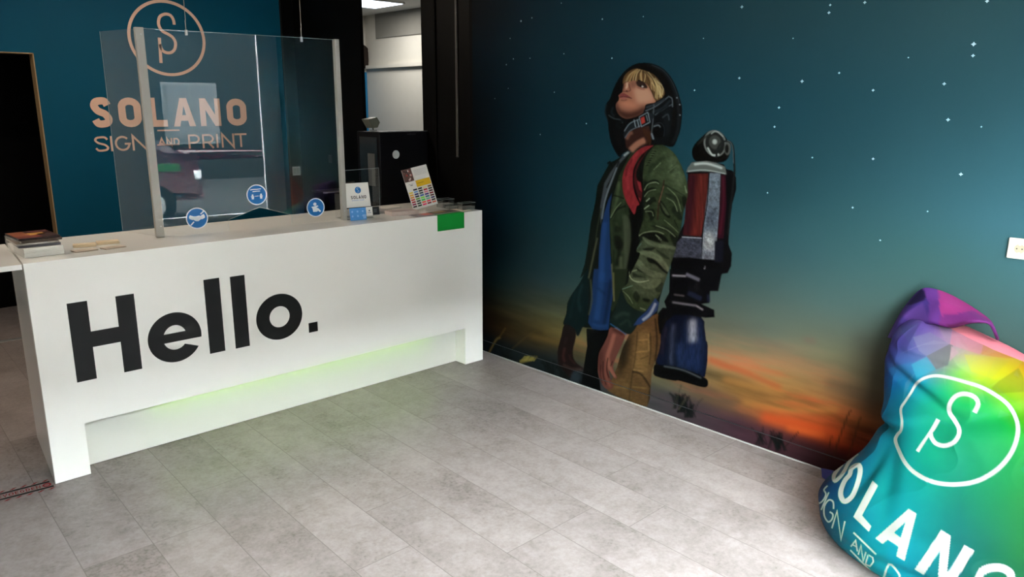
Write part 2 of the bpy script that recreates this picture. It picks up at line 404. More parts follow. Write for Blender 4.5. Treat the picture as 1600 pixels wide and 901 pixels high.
M_white = mat('white_paint', '#dedcd6', .6, .3, var=.02)
M_grey = mat('grey_wall_paint', '#5f6060', .7, .3, var=.03)
M_black = mat('matt_black_paint', '#030303', .6, .08, var=.15)
M_blk2 = mat('black_veneer', '#020202', .5, .1, var=.25, nscale=6)
M_ceil = mat('ceiling_white', '#d8d8d4', .8, .2, var=.02)
M_blue = mat('petrol_blue_paint', '#00465e', .6, .12, var=.05, nscale=3)
M_wood_edge = mat('raw_wood_edge', '#9a815c', .6, .3)
M_alu = mat('brushed_aluminium', '#b9bcbd', .35, .5, metal=.7, var=.05)

X2, Y2 = 2.6, 5.4
struct('floor', B(XL, 6.0, YF - .02, 7.0, -.05, 0), floor_material())
struct('ceiling', B(XL, 6.0, YF, 7.0, ZC, ZC + .1), M_ceil)
struct('wall_left', B(XL - .1, XL, YF, 7.0, 0, ZC), M_grey)
# side wall: mural half, black half with an opening into the workshop
struct('wall_right', B(XW, XW + .16, YF, .30, 0, ZC), M_black)
OY0, OY1 = .86, 1.70
bm = bmesh.new(); box(bm, XW, XW + .03, .30, OY0, 0, ZC); box(bm, XW, XW + .03, OY1, YB, 0, ZC); box(bm, XW, XW + .03, OY0, OY1, 2.85, ZC)
struct('wall_side', bm, M_blk2)
struct('trim_1', B(XW - .012, XW, OY0 - .18, OY0 - .165, 0, ZC), M_black)
# back wall with the dark doorway at its left
bm = bmesh.new(); box(bm, -2.0, .026, YB, YB + .1, 0, ZC); box(bm, -3.05, -2.0, YB, YB + .1, 2.18, ZC)
struct('wall_back', bm, M_blue)
struct('wall_back_left', B(XL, -3.05, YB, YB + .1, 0, ZC), M_white)
struct('wall_corner', B(.026, XW + .16, YB - .005, YB + .1, 0, ZC), M_blk2)
struct('trim_2', B(-2.007, -2.0, YB - .004, YB + .104, 0, 2.18), M_wood_edge)
struct('trim_3', B(-3.05, -2.0, YB - .004, YB + .104, 2.174, 2.18), M_wood_edge)
struct('trim_4', B(-3.05, -2.012, YB + .02, YB + .06, 0, .006), M_alu)
struct('trim_5', B(.018, .034, YB - .012, YB - .005, 0, ZC), mat('brown_edge', '#0c0704', .5, .3))
struct('wall_hallway', B(-5.0, -1.0, 4.06, 4.14, 0, ZC), M_black)
bm = bmesh.new(); box(bm, XL, 3.0, 5.9, 6.0, 0, ZC); struct('wall_far', bm, M_black)
# workshop behind the opening
M_shop = mat('workshop_wall', '#cfccc2', .8, .2, var=.03)
struct('wall_workshop', B(X2, X2 + .1, .3, Y2 + .1, 0, ZC), M_shop)
bm = bmesh.new(); box(bm, XW + .16, X2, Y2, Y2 + .1, 2.26, ZC)
struct('wall_workshop_end', bm, M_shop)
struct('wall_workshop_low', B(XW + .16, X2, Y2, Y2 + .1, 0, 2.26), mat('bright_blue_paint', '#2479a8', .6, .3))
struct('wall_workshop_side', B(XW + .16, X2, .2, .3, 0, ZC), M_shop)
struct('trim_6', B(X2 - .05, X2, .3, Y2, 2.30, 2.345), M_shop)
struct('trim_7', B(X2 - .02, X2, .3, 5.12, 2.69, ZC), mat('workshop_shaded_panel', '#85837c', .8, .2))  # upper bulkhead, its shade put in as a grey coat
# shop front: white frames and glass
M_frame = mat('white_window_frame', '#f0f2f3', .4, .4, var=.02)
bm = bmesh.new(); box(bm, XL, XW, YF - .08, YF, 0, .42); box(bm, XL, XW, YF - .08, YF, 2.78, ZC); box(bm, XL, -5.0, YF - .08, YF, .42, 2.78)
struct('wall_front', bm, M_white)
M_glass = acrylic('window_glass', (.96, .98, .97))
edges = [-5.0, -3.3, -1.6, XW - .18]
for a, b_ in zip(edges[:-1], edges[1:]):
    bm = bmesh.new(); t = .055
    box(bm, a, b_, YF - .07, YF - .01, .42, .42 + t); box(bm, a, b_, YF - .07, YF - .01, 2.78 - t, 2.78)
    box(bm, a, a + t, YF - .07, YF - .01, .42, 2.78); box(bm, b_ - t, b_, YF - .07, YF - .01, .42, 2.78)
    wi = struct('window_%d' % (edges.index(a) + 1), bm, M_frame)
    obj('window_glass', B(a + t, b_ - t, YF - .045, YF - .037, .42 + t, 2.78 - t), M_glass, wi)
struct('trim_8', B(XW - .18, XW, YF - .08, YF, .42, 2.78), M_frame)
struct('ground', B(-30, 30, -40, YF - .08, -.14, -.06), mat('street_paving', '#2a2b2b', .9, .2, var=.1, nscale=3))

# ================================================================== THE MURAL
MG = 0.40
# colours at pixel positions of the print; converted to wall coordinates
ctrl = [((745, 20), '#0b1d27'), ((745, 200), '#081820'), ((745, 400), '#08151a'), ((800, 60), '#12303c'), ((800, 250), '#0f2d39'), ((900, 30), '#183a46'),
 ((900, 180), '#133844'), ((880, 320), '#183943'), ((800, 380), '#12272d'), ((1000, 30), '#1c3f4b'), ((1100, 100), '#1f4450'), ((1200, 30), '#2a4a52'), ((1200, 180), '#234b57'),
 ((1200, 300), '#2b5159'), ((1350, 30), '#2f525a'), ((1350, 150), '#2c545e'), ((1350, 300), '#375f66'), ((1500, 30), '#385a60'), ((1500, 200), '#386069'), ((1560, 350), '#46717a'),
 ((1450, 400), '#48706f'), ((1250, 400), '#41676b'), ((1180, 450), '#50716e'), ((1300, 480), '#5a7d78'), ((1400, 480), '#557974'), ((1200, 520), '#6f8070'), ((1300, 550), '#7c8468'), ((1360, 560), '#6d7460'),
 ((1140, 560), '#94805a'), ((1220, 590), '#a8824e'), ((1300, 610), '#a0764a'), ((1355, 620), '#70583f'), ((1150, 610), '#a5743f'), ((1230, 640), '#b7713a'), ((1300, 650), '#b25a2b'), ((1350, 660), '#8f4a26'),
 ((1130, 640), '#6d4d3c'), ((1190, 665), '#8a4330'), ((1250, 670), '#c0502a'), ((1300, 690), '#a8381a'), ((1340, 690), '#7f2f1a'), ((1060, 620), '#45423f'), ((1150, 660), '#433a3e'), ((1200, 690), '#4c2b33'), ((1270, 705), '#55231f'), ((1300, 725), '#2a1a16'),
 ((1070, 645), '#2c2e31'), ((1160, 685), '#302a2f'), ((1230, 712), '#251a1d'), ((780, 440), '#1c2b2c'), ((860, 440), '#2c4042'), ((760, 470), '#241f17'), ((820, 480), '#43402f'), ((880, 500), '#5b5437'), ((790, 510), '#3a2714'), ((850, 520), '#66502b'), ((890, 530), '#6d5a33'),
 ((760, 520), '#1a130f'), ((820, 540), '#352a1e'), ((870, 550), '#3a3429'), ((770, 540), '#0a1114'), ((830, 560), '#12191a'), ((900, 580), '#232a2c'), ((1030, 500), '#4f6056'), ((1030, 590), '#6a5f44')]
def wall_from_px(x, y):
    d = CF + CR * (x - 800) / FPX + CU * (450.5 - y) / FPX; t = (XW - CAM[0]) / d[0]; P = CAM + t * d; return (P[1], P[2] * 2.2)
field = rbf([wall_from_px(*c[0]) for c in ctrl], [c[1] for c in ctrl], .02)
CV = Canvas(736, 0, 870, 770, 1.6)
_cx, _cy = CV.coords()
_d = CF + CR * ((_cx - 800) / FPX)[..., None] + CU * ((450.5 - _cy) / FPX)[..., None]
_t = (XW - CAM[0]) / _d[..., 0]; WY = CAM[1] + _t * _d[..., 1]; WZ = CAM[2] + _t * _d[..., 2]
CV.a[:] = field(WY, WZ * 2.2)
# streaky clouds of the print
n = fbm(WY * 1.3 + 7, WZ * 9, 11, 5) - .5; n2 = fbm(WY * 2.5, WZ * 17, 31, 4) - .5
band = np.exp(-((WZ - .30) / .26) ** 2)
CV.a *= (1 + (n * 1.7 + n2 * .8) * band)[..., None]
hot = np.clip(n2 * 3.6 + .05, 0, 1) * np.exp(-((WZ - .33) / .17) ** 2) * np.clip((-.6 - WY) / .8, 0, 1)
CV.a += (np.array(lin('#d8552e'), np.float32) - CV.a) * (hot * .75)[..., None]
CV.a *= (1 + .10 * (fbm(WY * 1.1, WZ * 1.1, 5) - .5))[..., None]
CV.a = np.clip(CV.a, .0006, 1).astype(np.float32)
# dark land along the bottom of the print
_k = np.clip((.165 + .02 * (fbm(WY * 3, WZ * 0, 77, 3) - .5) - WZ) / .07, 0, 1)[..., None] * .9
_lc = np.stack([np.interp(WY, [-2.6, -2.0, -1.4, -.8, .2], [lin(c)[i] for c in ('#3a1a1a', '#4f3038', '#4a4243', '#262c2e', '#0b1113')]) for i in range(3)], -1)
CV.a = (CV.a * (1 - _k) + _lc * (.75 + .5 * fbm(WY * 5, WZ * 30, 41, 4))[..., None] * _k).astype(np.float32)
# explicit cloud streaks; the last paints the bean bag's soft shadow
for pts, wd, c, bl, al in [([(1105, 560), (1160, 580), (1220, 606)], 9, '#c0592f', 3, .75), ([(1130, 592), (1180, 604), (1225, 612)], 8, '#c8823f', 4, .5),
    ([(1080, 600), (1120, 618), (1150, 630)], 16, '#5d4a3e', 6, .7), ([(1190, 650), (1260, 665), (1320, 680)], 14, '#e0501f', 5, .8), ([(1230, 668), (1290, 680)], 8, '#f0682a', 3, .6),
    ([(1160, 628), (1230, 640), (1310, 640)], 7, '#d69047', 4, .5), ([(1255, 530), (1275, 534)], 5, '#8d5a50', 4, .5), ([(1290, 600), (1350, 615)], 16, '#5d4a3c', 7, .6), ([(1180, 530), (1240, 545)], 5, '#8a6f5c', 4, .35),
    ([(758, 485), (800, 505), (850, 520)], 6, '#20180f', 4, .7), ([(790, 455), (850, 480), (900, 495)], 5, '#2b3330', 4, .5), ([(830, 525), (880, 537)], 5, '#8a642e', 3, .6), ([(1340, 700), (1300, 660), (1290, 690)], 10, '#7a2a16', 6, .3),
    ([(1330, 520), (1370, 560), (1360, 640)], 16, '#4b4f45', 9, .35)]:
    CV.stroke(pts, wd, c, blur=bl, al=al, sm=5, mark=False)
# printed grasses and shrubs
rg = random.Random(5)
for cx, cy, k in [(790, 556, 12), (885, 588, 26), (860, 578, 12), (905, 590, 12), (1060, 626, 10), (1068, 632, 14), (1078, 640, 14), (1210, 688, 12), (1222, 692, 10), (1190, 683, 8), (1000, 612, 10)]:
    for _ in range(k):
        a = rg.uniform(-.9, .9); l = rg.uniform(8, 24)
        CV.stroke([(cx + rg.uniform(-10, 10), cy + 12), (cx + a * l * .6, cy - l * .4), (cx + a * l, cy - l * .75)], rg.uniform(1.2, 3.2), '#0d1110', blur=.6, al=.8, sm=4, mark=False)
for pts, wd, c in [([(764, 551), (775, 531), (782, 527)], 2.4, '#8a6b3a'), ([(780, 527), (790, 512)], 1.4, '#6d5226'), ([(812, 565), (835, 560)], 5, '#8a7538'), ([(1225, 700), (1248, 674)], 2, '#231612'), ([(1050, 640), (1060, 615), (1065, 600)], 1.6, '#3a3a2c'),
    ([(1302, 712), (1322, 655), (1330, 640)], 3, '#4a2613'), ([(1290, 720), (1300, 680)], 2.4, '#4a1f12'), ([(1325, 715), (1345, 650)], 3, '#5a2e16'), ([(1060, 640), (1072, 622)], 1.6, '#5a5140'), ([(800, 545), (830, 520), (848, 515)], 1.2, '#5a4526')]:
    CV.stroke(pts, wd, c, blur=.7, al=.8, sm=4, mark=False)
for _ in range(10):
    x = rg.uniform(812, 836); CV.stroke([(x, 563 + (x - 812) * .05), (x + 6, 556)], 1.6, '#a08a45', blur=.4, al=.7, mark=False)
SKYONLY = CV.a.copy()
CV.m[:] = 0

def T(ox, oy, s): return lambda L: [(ox + x / s, oy + y / s) for x, y in L]
U_ = T(920, 215, 6.93); J_ = T(900, 330, 4.506)
A_, B_, C_ = T(900, 70, 4.743), T(860, 220, 4.097), T(840, 420, 3.753)
P, K, E_ = CV.poly, CV.stroke, CV.ell
def region(pts, sm=5):
    r = CV.cover(smoothpath(pts, True, sm)); mk = np.zeros((CV.H, CV.W), np.float32)
    if r is not None: c, (a, b, c2, d) = r; mk[b:d, a:c2] = np.clip(c, 0, 1)
    return mk
def textured(mk, amp, sx, sy, seed, rot=0.0, o=4):
    x = (_cx * math.cos(rot) + _cy * math.sin(rot)) / sx; y = (-_cx * math.sin(rot) + _cy * math.cos(rot)) / sy
    f = fbm(x, y, seed, o) - .5
    CV.a *= (1 + np.clip(mk, 0, 1) * amp * f * 2)[..., None].astype(np.float32); np.clip(CV.a, .0004, 1, out=CV.a)

# ---- jetpack print (marked separately)
P(B_([(1125, 180), (1165, 190), (1188, 235), (1190, 310), (1165, 400), (1145, 560), (1140, 660), (1162, 720), (1158, 800), (1135, 845), (1100, 852), (1060, 900), (780, 900), (770, 740), (800, 640), (860, 520), (880, 200), (905, 135), (1000, 128), (1110, 150)]), '#131217', blur=.3)
P(A_([(858, 800), (880, 735), (950, 665), (985, 640), (1030, 632), (1085, 660), (1130, 720), (1142, 770), (1132, 830), (1090, 868), (1000, 872), (890, 862)]), '#14110e', blur=.4, sm=4)
E_(*A_([(1030, 730)])[0], 17.5, 21, '#8a8780', rot=-.25, blur=.4); E_(*A_([(1030, 732)])[0], 15, 18.5, '#2b2a27', rot=-.25, blur=.4); E_(*A_([(1030, 722)])[0], 9.5, 11, '#56534c', rot=-.2, blur=.8)
E_(*A_([(1028, 718)])[0], 3.6, 4, '#c9c5ba', blur=.8); K(A_([(975, 760), (1010, 815), (1060, 810)]), 2.4, '#d8d4c8', blur=.6, sm=4); K(A_([(1000, 660), (1040, 640), (1090, 680)]), 1.6, '#b5b1a6', blur=.4, sm=4)
K(A_([(900, 740), (950, 690), (980, 670)]), 3, '#3a352d', blur=1, sm=4)
E_(*A_([(1122, 765)])[0], 5, 11, '#6e6b62', blur=.6); E_(*A_([(1118, 770)])[0], 3, 7, '#1c1b19', blur=.6)
P(B_([(905, 138), (1000, 128), (1060, 140), (1118, 165), (1128, 215), (1060, 200), (960, 195), (868, 200), (880, 170)]), '#77766f', blur=.4)
K(B_([(920, 150), (1000, 145), (1100, 175)]), 3, '#d5d3ca', blur=1, sm=4); K(B_([(880, 195), (990, 186), (1120, 210)]), 1.6, '#b7b5ad', blur=.4, sm=4); K(B_([(870, 206), (1000, 200), (1125, 222)]), 1.4, '#0c0b0c', blur=.3, sm=4)
mk = region(B_([(885, 212), (1012, 208), (1002, 400), (985, 510), (968, 612), (850, 602), (868, 400)]), 1)
P(B_([(885, 212), (1012, 208), (1002, 400), (985, 510), (968, 612), (850, 602), (868, 400)]), '#5f1d1c', blur=.4)
for x0, c, w_, a in [(955, '#7d2c1f', 34, .9), (985, '#8f3a24', 12, .6), (905, '#3c1626', 26, .7), (880, '#2d1426', 16, .7)]:
    K(B_([(x0 + 12, 215), (x0 - 5, 420), (x0 - 25, 600)]), w_ / 4, c, blur=2, al=a, clip=mk, sm=4)
textured(mk, .5, 3, 26, 61, rot=-.05)
mk2 = region(B_([(1020, 205), (1090, 205), (1084, 450), (1052, 760), (968, 755), (985, 500), (1003, 350)]), 1)
P(B_([(1020, 205), (1090, 205), (1084, 450), (1052, 760), (968, 755), (985, 500), (1003, 350)]), '#7d828c', blur=.4)
P(B_([(1010, 430), (1075, 430), (1062, 560), (990, 560)]), '#3c4557', blur=3, al=.6, clip=mk2); P(B_([(985, 580), (1055, 590), (1045, 700), (980, 690)]), '#b8b8b4', blur=3, al=.7, clip=mk2)
textured(mk2, .55, 3.5, 5, 70); textured(mk2, .5, 1.6, 1.8, 71)
P(B_([(1090, 212), (1122, 218), (1128, 400), (1108, 625), (1066, 622), (1080, 450)]), '#451527', blur=.4); K(B_([(1105, 225), (1108, 400), (1085, 600)]), 3, '#7a2136', blur=1.2, al=.6, sm=4)
K(B_([(1015, 210), (1003, 400), (968, 615), (965, 755)]), 1.6, '#0b0b12', blur=.3, sm=4)
mk3 = region(B_([(845, 612), (968, 620), (968, 755), (880, 745), (785, 745), (810, 650)]), 1)
P(B_([(845, 612), (968, 620), (968, 755), (880, 745), (785, 745), (810, 650)]), '#4b4e5c', blur=.4); textured(mk3, .7, 5, 4, 80); textured(mk3, .6, 1.8, 1.8, 81); K(B_([(842, 615), (968, 622)]), 1.3, '#b9bbc2', blur=.3)
P(B_([(1052, 640), (1110, 640), (1105, 770), (1050, 780)]), '#1e2030', blur=.5)
P(B_([(770, 752), (960, 760), (1100, 785), (1085, 900), (770, 900)]), '#0d0d13', blur=.6)
for a, b_, c_ in [((785, 862), (880, 878), 2), ((880, 850), (950, 880), 3), ((820, 880), (960, 890), 2.4), ((990, 800), (985, 860), 1.2)]: K(B_([a, b_]), c_, '#a4a7b0', blur=.7, al=.8)
K(B_([(985, 815), (985, 880), (1000, 905)]) + C_([(1000, 95), (1030, 102)]), 1.8, '#c8ccd0', blur=.3, sm=4)
K(A_([(1040, 840), (1046, 780), (1075, 730), (1120, 712), (1155, 735), (1168, 790), (1172, 880)]) + B_([(1178, 200), (1166, 320), (1150, 450), (1138, 600)]), 3.2, '#2b2c2c', blur=.3, sm=5)
K(A_([(1120, 708), (1150, 728), (1163, 780), (1166, 880)]), .9, '#77797a', blur=.3, sm=5)
P(C_([(775, 0), (1110, 0), (1080, 25), (1060, 130), (1012, 130), (1006, 200), (960, 205), (1036, 240), (1038, 283), (985, 286), (760, 245), (742, 190), (770, 140)]), '#0f1119', blur=.4)
for a, b_, w_, c in [((790, 38), (870, 42), 2, '#b8bcc4'), ((870, 30), (950, 65), 5, '#7c8290'), ((880, 140), (960, 175), 7, '#27344f'), ((790, 195), (930, 215), 2.5, '#8b8f98'), ((930, 215), (970, 240), 2, '#b0b3b8'), ((800, 150), (860, 158), 1.5, '#8a8d90'), ((1000, 150), (1003, 195), 5, '#2a3550')]:
    K(C_([a, b_]), w_, c, blur=.8, al=.85)
P(C_([(735, 225), (960, 280), (965, 300), (800, 300), (720, 330), (705, 260)]), '#0c0e14', blur=.5)
P(C_([(716, 300), (800, 270), (790, 400), (740, 560), (690, 560), (698, 500)]), '#15120f', blur=.6)
mk4 = region(C_([(800, 270), (960, 285), (978, 340), (988, 420), (998, 450), (982, 632), (900, 610), (715, 570), (700, 500), (730, 360)]), 2)
P(C_([(800, 270), (960, 285), (978, 340), (988, 420), (998, 450), (982, 632), (900, 610), (715, 570), (700, 500), (730, 360)]), '#131d35', blur=.4, sm=2)
P(C_([(870, 300), (955, 300), (975, 450), (960, 600), (850, 580)]), '#22375e', blur=5, al=.9, clip=mk4); P(C_([(890, 300), (925, 295), (930, 420), (890, 430)]), '#a9afb8', blur=3, al=.8, clip=mk4)
K(C_([(800, 320), (790, 400), (780, 560)]), 5, '#4b5268', blur=2.4, al=.8, clip=mk4, sm=4); K(C_([(830, 430), (840, 570)]), 10, '#31466e', blur=3, al=.6, clip=mk4); K(C_([(750, 340), (725, 500)]), 6, '#3a3038', blur=2, al=.6, clip=mk4)
textured(mk4, .55, 1.6, 9, 91)
P(C_([(688, 560), (725, 562), (800, 572), (900, 600), (985, 640), (1000, 668), (990, 692), (955, 690), (830, 655), (800, 655), (690, 628), (680, 590)]), '#0b0c0e', blur=.4, sm=3)
K(C_([(740, 570), (850, 592), (960, 640)]), 1.8, '#6d7070', blur=.7, al=.8, sm=4)
JET = CV.m.copy(); CV.m[:] = 0

# ---- boy print
OL, OLD, OLL = '#3f4a2b', '#1c2418', '#66704a'
body = B_([(440, 108), (405, 128), (380, 138), (352, 190), (300, 285), (285, 400), (258, 520), (240, 660), (218, 790), (188, 880)]) + C_([(275, 30), (245, 85), (200, 150), (175, 200), (168, 262), (150, 315), (285, 345), (420, 355), (700, 270), (715, 180)]) + B_([(760, 800), (800, 700), (808, 640), (835, 560), (852, 450), (875, 370), (878, 290), (852, 190), (800, 90), (740, 38), (680, 22), (560, 45), (500, 80)])
P(body, '#171f19', blur=.4)
P(C_([(300, 0), (275, 28), (245, 85), (200, 150), (175, 200), (168, 262), (150, 312), (158, 330), (210, 350), (236, 396), (262, 345), (290, 300), (300, 150)]), '#0f2729', blur=.5, sm=3)
K(C_([(262, 90), (240, 170), (250, 250)]), 4, '#1f3b3c', blur=1.5, sm=4); K(C_([(225, 130), (205, 210), (190, 290)]), 4, '#173234', blur=1.5, sm=4)
P(C_([(158, 325), (215, 348), (224, 400), (208, 470), (210, 520), (232, 555), (268, 580), (262, 592), (222, 592), (200, 610), (196, 640), (165, 612), (128, 570), (117, 520), (120, 465), (138, 395)]), '#2a1a19', blur=.5, sm=3)
for pts, w_, c in [([(160, 460), (150, 510), (160, 545)], 4, '#5c2f2a'), ([(185, 500), (195, 530), (222, 556)], 3, '#4a2725'), ([(150, 560), (200, 585), (258, 588)], 4, '#5a4038'), ([(170, 400), (160, 440)], 5, '#3a2422')]: K(C_(pts), w_, c, blur=1, al=.8, sm=4)
E_(*C_([(225, 635)])[0], 7, 9, '#39424a', blur=2, al=.7)
P(C_([(285, 350), (425, 352), (405, 420), (365, 500), (352, 600), (372, 716), (300, 690), (258, 672), (272, 560), (290, 455)]), '#0b0f11', blur=.4)
mkp = region(C_([(575, 330), (700, 262), (716, 310), (722, 430), (700, 520), (672, 590), (662, 700), (642, 805), (540, 772), (410, 712), (440, 640), (470, 560), (500, 460)]), 2)
P(C_([(575, 330), (700, 262), (716, 310), (722, 430), (700, 520), (672, 590), (662, 700), (642, 805), (540, 772), (410, 712), (440, 640), (470, 560), (500, 460)]), '#6d4c24', blur=.4, sm=2)
P(C_([(590, 380), (655, 350), (650, 600), (610, 640), (560, 560)]), '#8f6830', blur=5, al=.9, clip=mkp); P(C_([(470, 440), (560, 380), (520, 560), (470, 640)]), '#2c2013', blur=4, al=.9, clip=mkp); P(C_([(430, 650), (540, 640), (530, 740), (430, 710)]), '#7d5a2b', blur=4, al=.7, clip=mkp)
for pts, w_, c in [([(585, 370), (575, 500), (552, 640), (535, 780)], 1.2, '#2c1f10'), ([(660, 370), (664, 470), (655, 560)], 1.6, '#2a1c0f'), ([(690, 290), (700, 420), (690, 540)], 2.6, '#1c130c'), ([(555, 600), (610, 620), (665, 700)], 3, '#2a1c0e'), ([(560, 590), (620, 600)], 2, '#a07838'), ([(590, 420), (650, 412)], 1.6, '#a57c3e'), ([(575, 490), (655, 478)], 1.8, '#a07838'), ([(570, 560), (650, 560)], 2, '#94702f'), ([(555, 690), (640, 700)], 1.8, '#94702f'), ([(450, 690), (530, 700)], 1.6, '#94702f'), ([(650, 380), (652, 480)], 1.2, '#b08848'), ([(600, 530), (650, 510)], 1.5, '#42300f'), ([(660, 700), (650, 800)], 3, '#15100a')]:
    K(C_(pts), w_, c, blur=.8, al=.8, clip=mkp, sm=4)
textured(mkp, .28, 5, 3, 101)
K(C_([(716, 270), (712, 300), (722, 380)]), 4, '#0c0b0b', blur=.6, sm=4)
P(C_([(330, 0), (455, 0), (445, 150), (425, 260), (415, 356), (370, 360), (320, 350), (296, 315), (310, 200)]), '#183c68', blur=.4)
P(B_([(395, 330), (370, 380), (345, 460), (325, 560), (312, 700), (305, 905), (405, 905), (388, 780), (380, 600), (378, 440)]), '#1a4274', blur=.4)
for pts, w_, c, a in [(B_([(350, 520), (335, 700), (330, 890)]), 7, '#265a92', .6), (C_([(380, 20), (365, 160), (345, 300)]), 9, '#24578c', .6), (C_([(430, 60), (415, 180), (390, 330)]), 5, '#0f2644', .8), (C_([(320, 320), (360, 335), (410, 330)]), 2, '#2f6092', .6), (C_([(350, 110), (400, 150)]), 3, '#0f2a4c', .6)]: K(pts, w_, c, blur=1.6, al=a, sm=4)
P(B_([(445, 118), (468, 92), (520, 62), (505, 80), (440, 150), (410, 230), (375, 320), (340, 420), (322, 540), (318, 420), (345, 270), (385, 200)]), '#55585c', blur=.5)
for pts, w_, c in [([(440, 130), (400, 220), (360, 300)], 2, '#16181a'), ([(425, 170), (390, 260), (350, 380), (330, 500)], 1.6, '#8c9094'), ([(470, 95), (500, 72)], 3, '#a9aca8')]: K(B_(pts), w_, c, blur=.6, sm=4)
mkj = region(B_([(520, 66), (600, 48), (585, 90), (520, 200), (500, 300), (540, 470), (520, 620), (500, 760), (470, 905), (402, 905), (388, 700), (380, 520), (395, 380), (440, 220)]), 1)
P(B_([(520, 66), (600, 48), (585, 90), (520, 200), (500, 300), (540, 470), (520, 620), (500, 760), (470, 905), (402, 905), (388, 700), (380, 520), (395, 380), (440, 220)]), '#37432a', blur=.4)
P(B_([(500, 480), (560, 420), (590, 480), (560, 600), (520, 780), (500, 800)]), '#0c100d', blur=1.5)
for pts, w_, c, a in [([(440, 260), (420, 400), (385, 495)], 7, '#5d6a42', .8), ([(450, 400), (420, 440), (400, 470)], 4, '#161d12', .8), ([(470, 470), (490, 600), (470, 720)], 12, '#566040', .6), ([(430, 640), (440, 720), (420, 800)], 8, '#161d14', .8), ([(480, 330), (470, 400)], 8, '#4c5a36', .7), ([(420, 520), (440, 580)], 6, '#4d5836', .7), ([(450, 740), (455, 850)], 8, '#6a7050', .6), ([(500, 560), (500, 700)], 8, '#1d2418', .7), ([(405, 700), (402, 900)], 3, '#0d120c', .9), ([(395, 780), (400, 900)], 1.6, '#7d7444', .8)]: K(B_(pts), w_ / 1.6, c, blur=1.3, al=a, clip=mkj, sm=4)
textured(mkj, .35, 6, 10, 111)
for q, c, a in [(J_([(265, 170), (310, 180), (335, 230), (320, 270), (280, 260)]), '#141410', .8), (J_([(280, 100), (320, 120), (300, 150), (270, 140)]), '#1c1f16', .7), (J_([(335, 40), (385, 80), (385, 250), (350, 420), (330, 480), (340, 300)]), '#5b6048', .7), (J_([(290, 390), (330, 400), (320, 470), (285, 440)]), '#55583f', .7), (J_([(280, 480), (340, 490), (320, 560), (285, 560)]), '#10130e', .9), (J_([(385, 10), (470, 10), (440, 300), (380, 480), (350, 560), (360, 400), (390, 200)]), '#0b0f0f', .9)]:
    P(q, c, blur=1.3, al=a, sm=4)
for q, w_, c in [(J_([(250, 370), (258, 480), (265, 640)]), 2.2, '#6d6a48'), (J_([(270, 480), (290, 560), (280, 620)]), 2, '#55533a'), (U_([(250, 620), (330, 640), (380, 660)]), 2, '#151b10'), (U_([(240, 880), (300, 780), (400, 740)]), 2.4, '#121710'), (U_([(235, 870), (290, 770), (350, 700)]), 1.2, '#8a946a')]: K(q, w_, c, blur=.4, al=.85, sm=4)
P(C_([(440, 0), (530, 0), (510, 110), (480, 180), (440, 250), (428, 240), (445, 140)]), '#2d3721', blur=.6); K(C_([(445, 20), (448, 190)]), 2, '#77703f', blur=.5)
K(C_([(310, 60), (318, 180), (300, 270)]), 2, '#5a5a3a', blur=.8, sm=4); K(B_([(300, 620), (270, 760), (245, 880)]), 2, '#6b6848', blur=.8, sm=4); K(B_([(325, 430), (300, 560), (290, 640)]), 1.6, '#43482f', blur=.6, sm=4)
# red strap
P(U_([(590, 170), (560, 330), (600, 470), (570, 800), (510, 900), (430, 800)]), '#0b0e0b', blur=1.2)
st1 = U_([(712, 72), (610, 95), (540, 130), (470, 200), (400, 310), (365, 430), (368, 560), (400, 680), (450, 770), (495, 832), (518, 745), (548, 720), (512, 640), (482, 540), (476, 430), (492, 320), (540, 220), (612, 150)])
mks = region(st1, 3); P(st1, '#9e242b', blur=.35, sm=3)
st2 = U_([(612, 160), (548, 240), (502, 350), (490, 470), (520, 600), (560, 690), (578, 600), (560, 500), (522, 450), (514, 370), (560, 260), (640, 130)])
P(st2, '#5c151b', blur=.4, sm=3); P(U_([(522, 465), (562, 485), (576, 590), (545, 560)]), '#a02a31', blur=.7); P(U_([(530, 640), (560, 660), (556, 700)]), '#a02a31', blur=.6)
K(U_([(540, 150), (460, 260), (420, 400), (430, 560)]), 3, '#c33a40', blur=1.6, al=.5, clip=mks, sm=4); K(U_([(470, 230), (420, 330), (400, 420)]), 3, '#5a1218', blur=1.2, al=.6, clip=mks, sm=4)
K(U_([(600, 180), (500, 310), (482, 430), (500, 560), (550, 690)]), 1.1, '#1a0608', blur=.3, sm=5)
textured(mks, .25, 3, 6, 121)
# sleeve
sl = B_([(680, 22), (740, 38), (800, 90), (850, 190), (877, 290), (876, 370), (852, 450), (835, 560), (808, 640), (800, 700), (765, 800)]) + C_([(768, 10), (740, 90), (712, 160), (660, 215), (625, 252), (570, 235), (520, 190), (493, 120), (530, 80), (540, 0)]) + B_([(505, 860), (545, 790), (575, 720), (550, 705), (575, 640), (565, 600), (590, 520), (600, 440), (598, 350), (592, 230), (600, 150), (620, 90)])
mkl = region(sl, 3); P(sl, OL, blur=.4, sm=3)
P(U_([(640, 310), (700, 180), (900, 90), (1000, 260), (1060, 480), (1060, 640), (900, 560), (760, 460), (640, 440)]), '#535d3b', blur=3, al=.9, clip=mkl)
P(U_([(870, 170), (960, 260), (1030, 430), (1000, 560), (900, 470), (860, 300)]), '#6a7350', blur=3, al=.7, clip=mkl); P(U_([(640, 310), (800, 200), (830, 210), (700, 340), (640, 420)]), '#333d24', blur=1.5, al=.9, clip=mkl); P(U_([(860, 360), (960, 260), (940, 330), (880, 410)]), '#454f30', blur=1.2, al=.8, clip=mkl)
K(U_([(700, 350), (780, 270)]), 1, '#8d9674', blur=.4, al=.8, clip=mkl); K(U_([(860, 370), (950, 300)]), .8, '#7f8866', blur=.4, al=.7, clip=mkl)
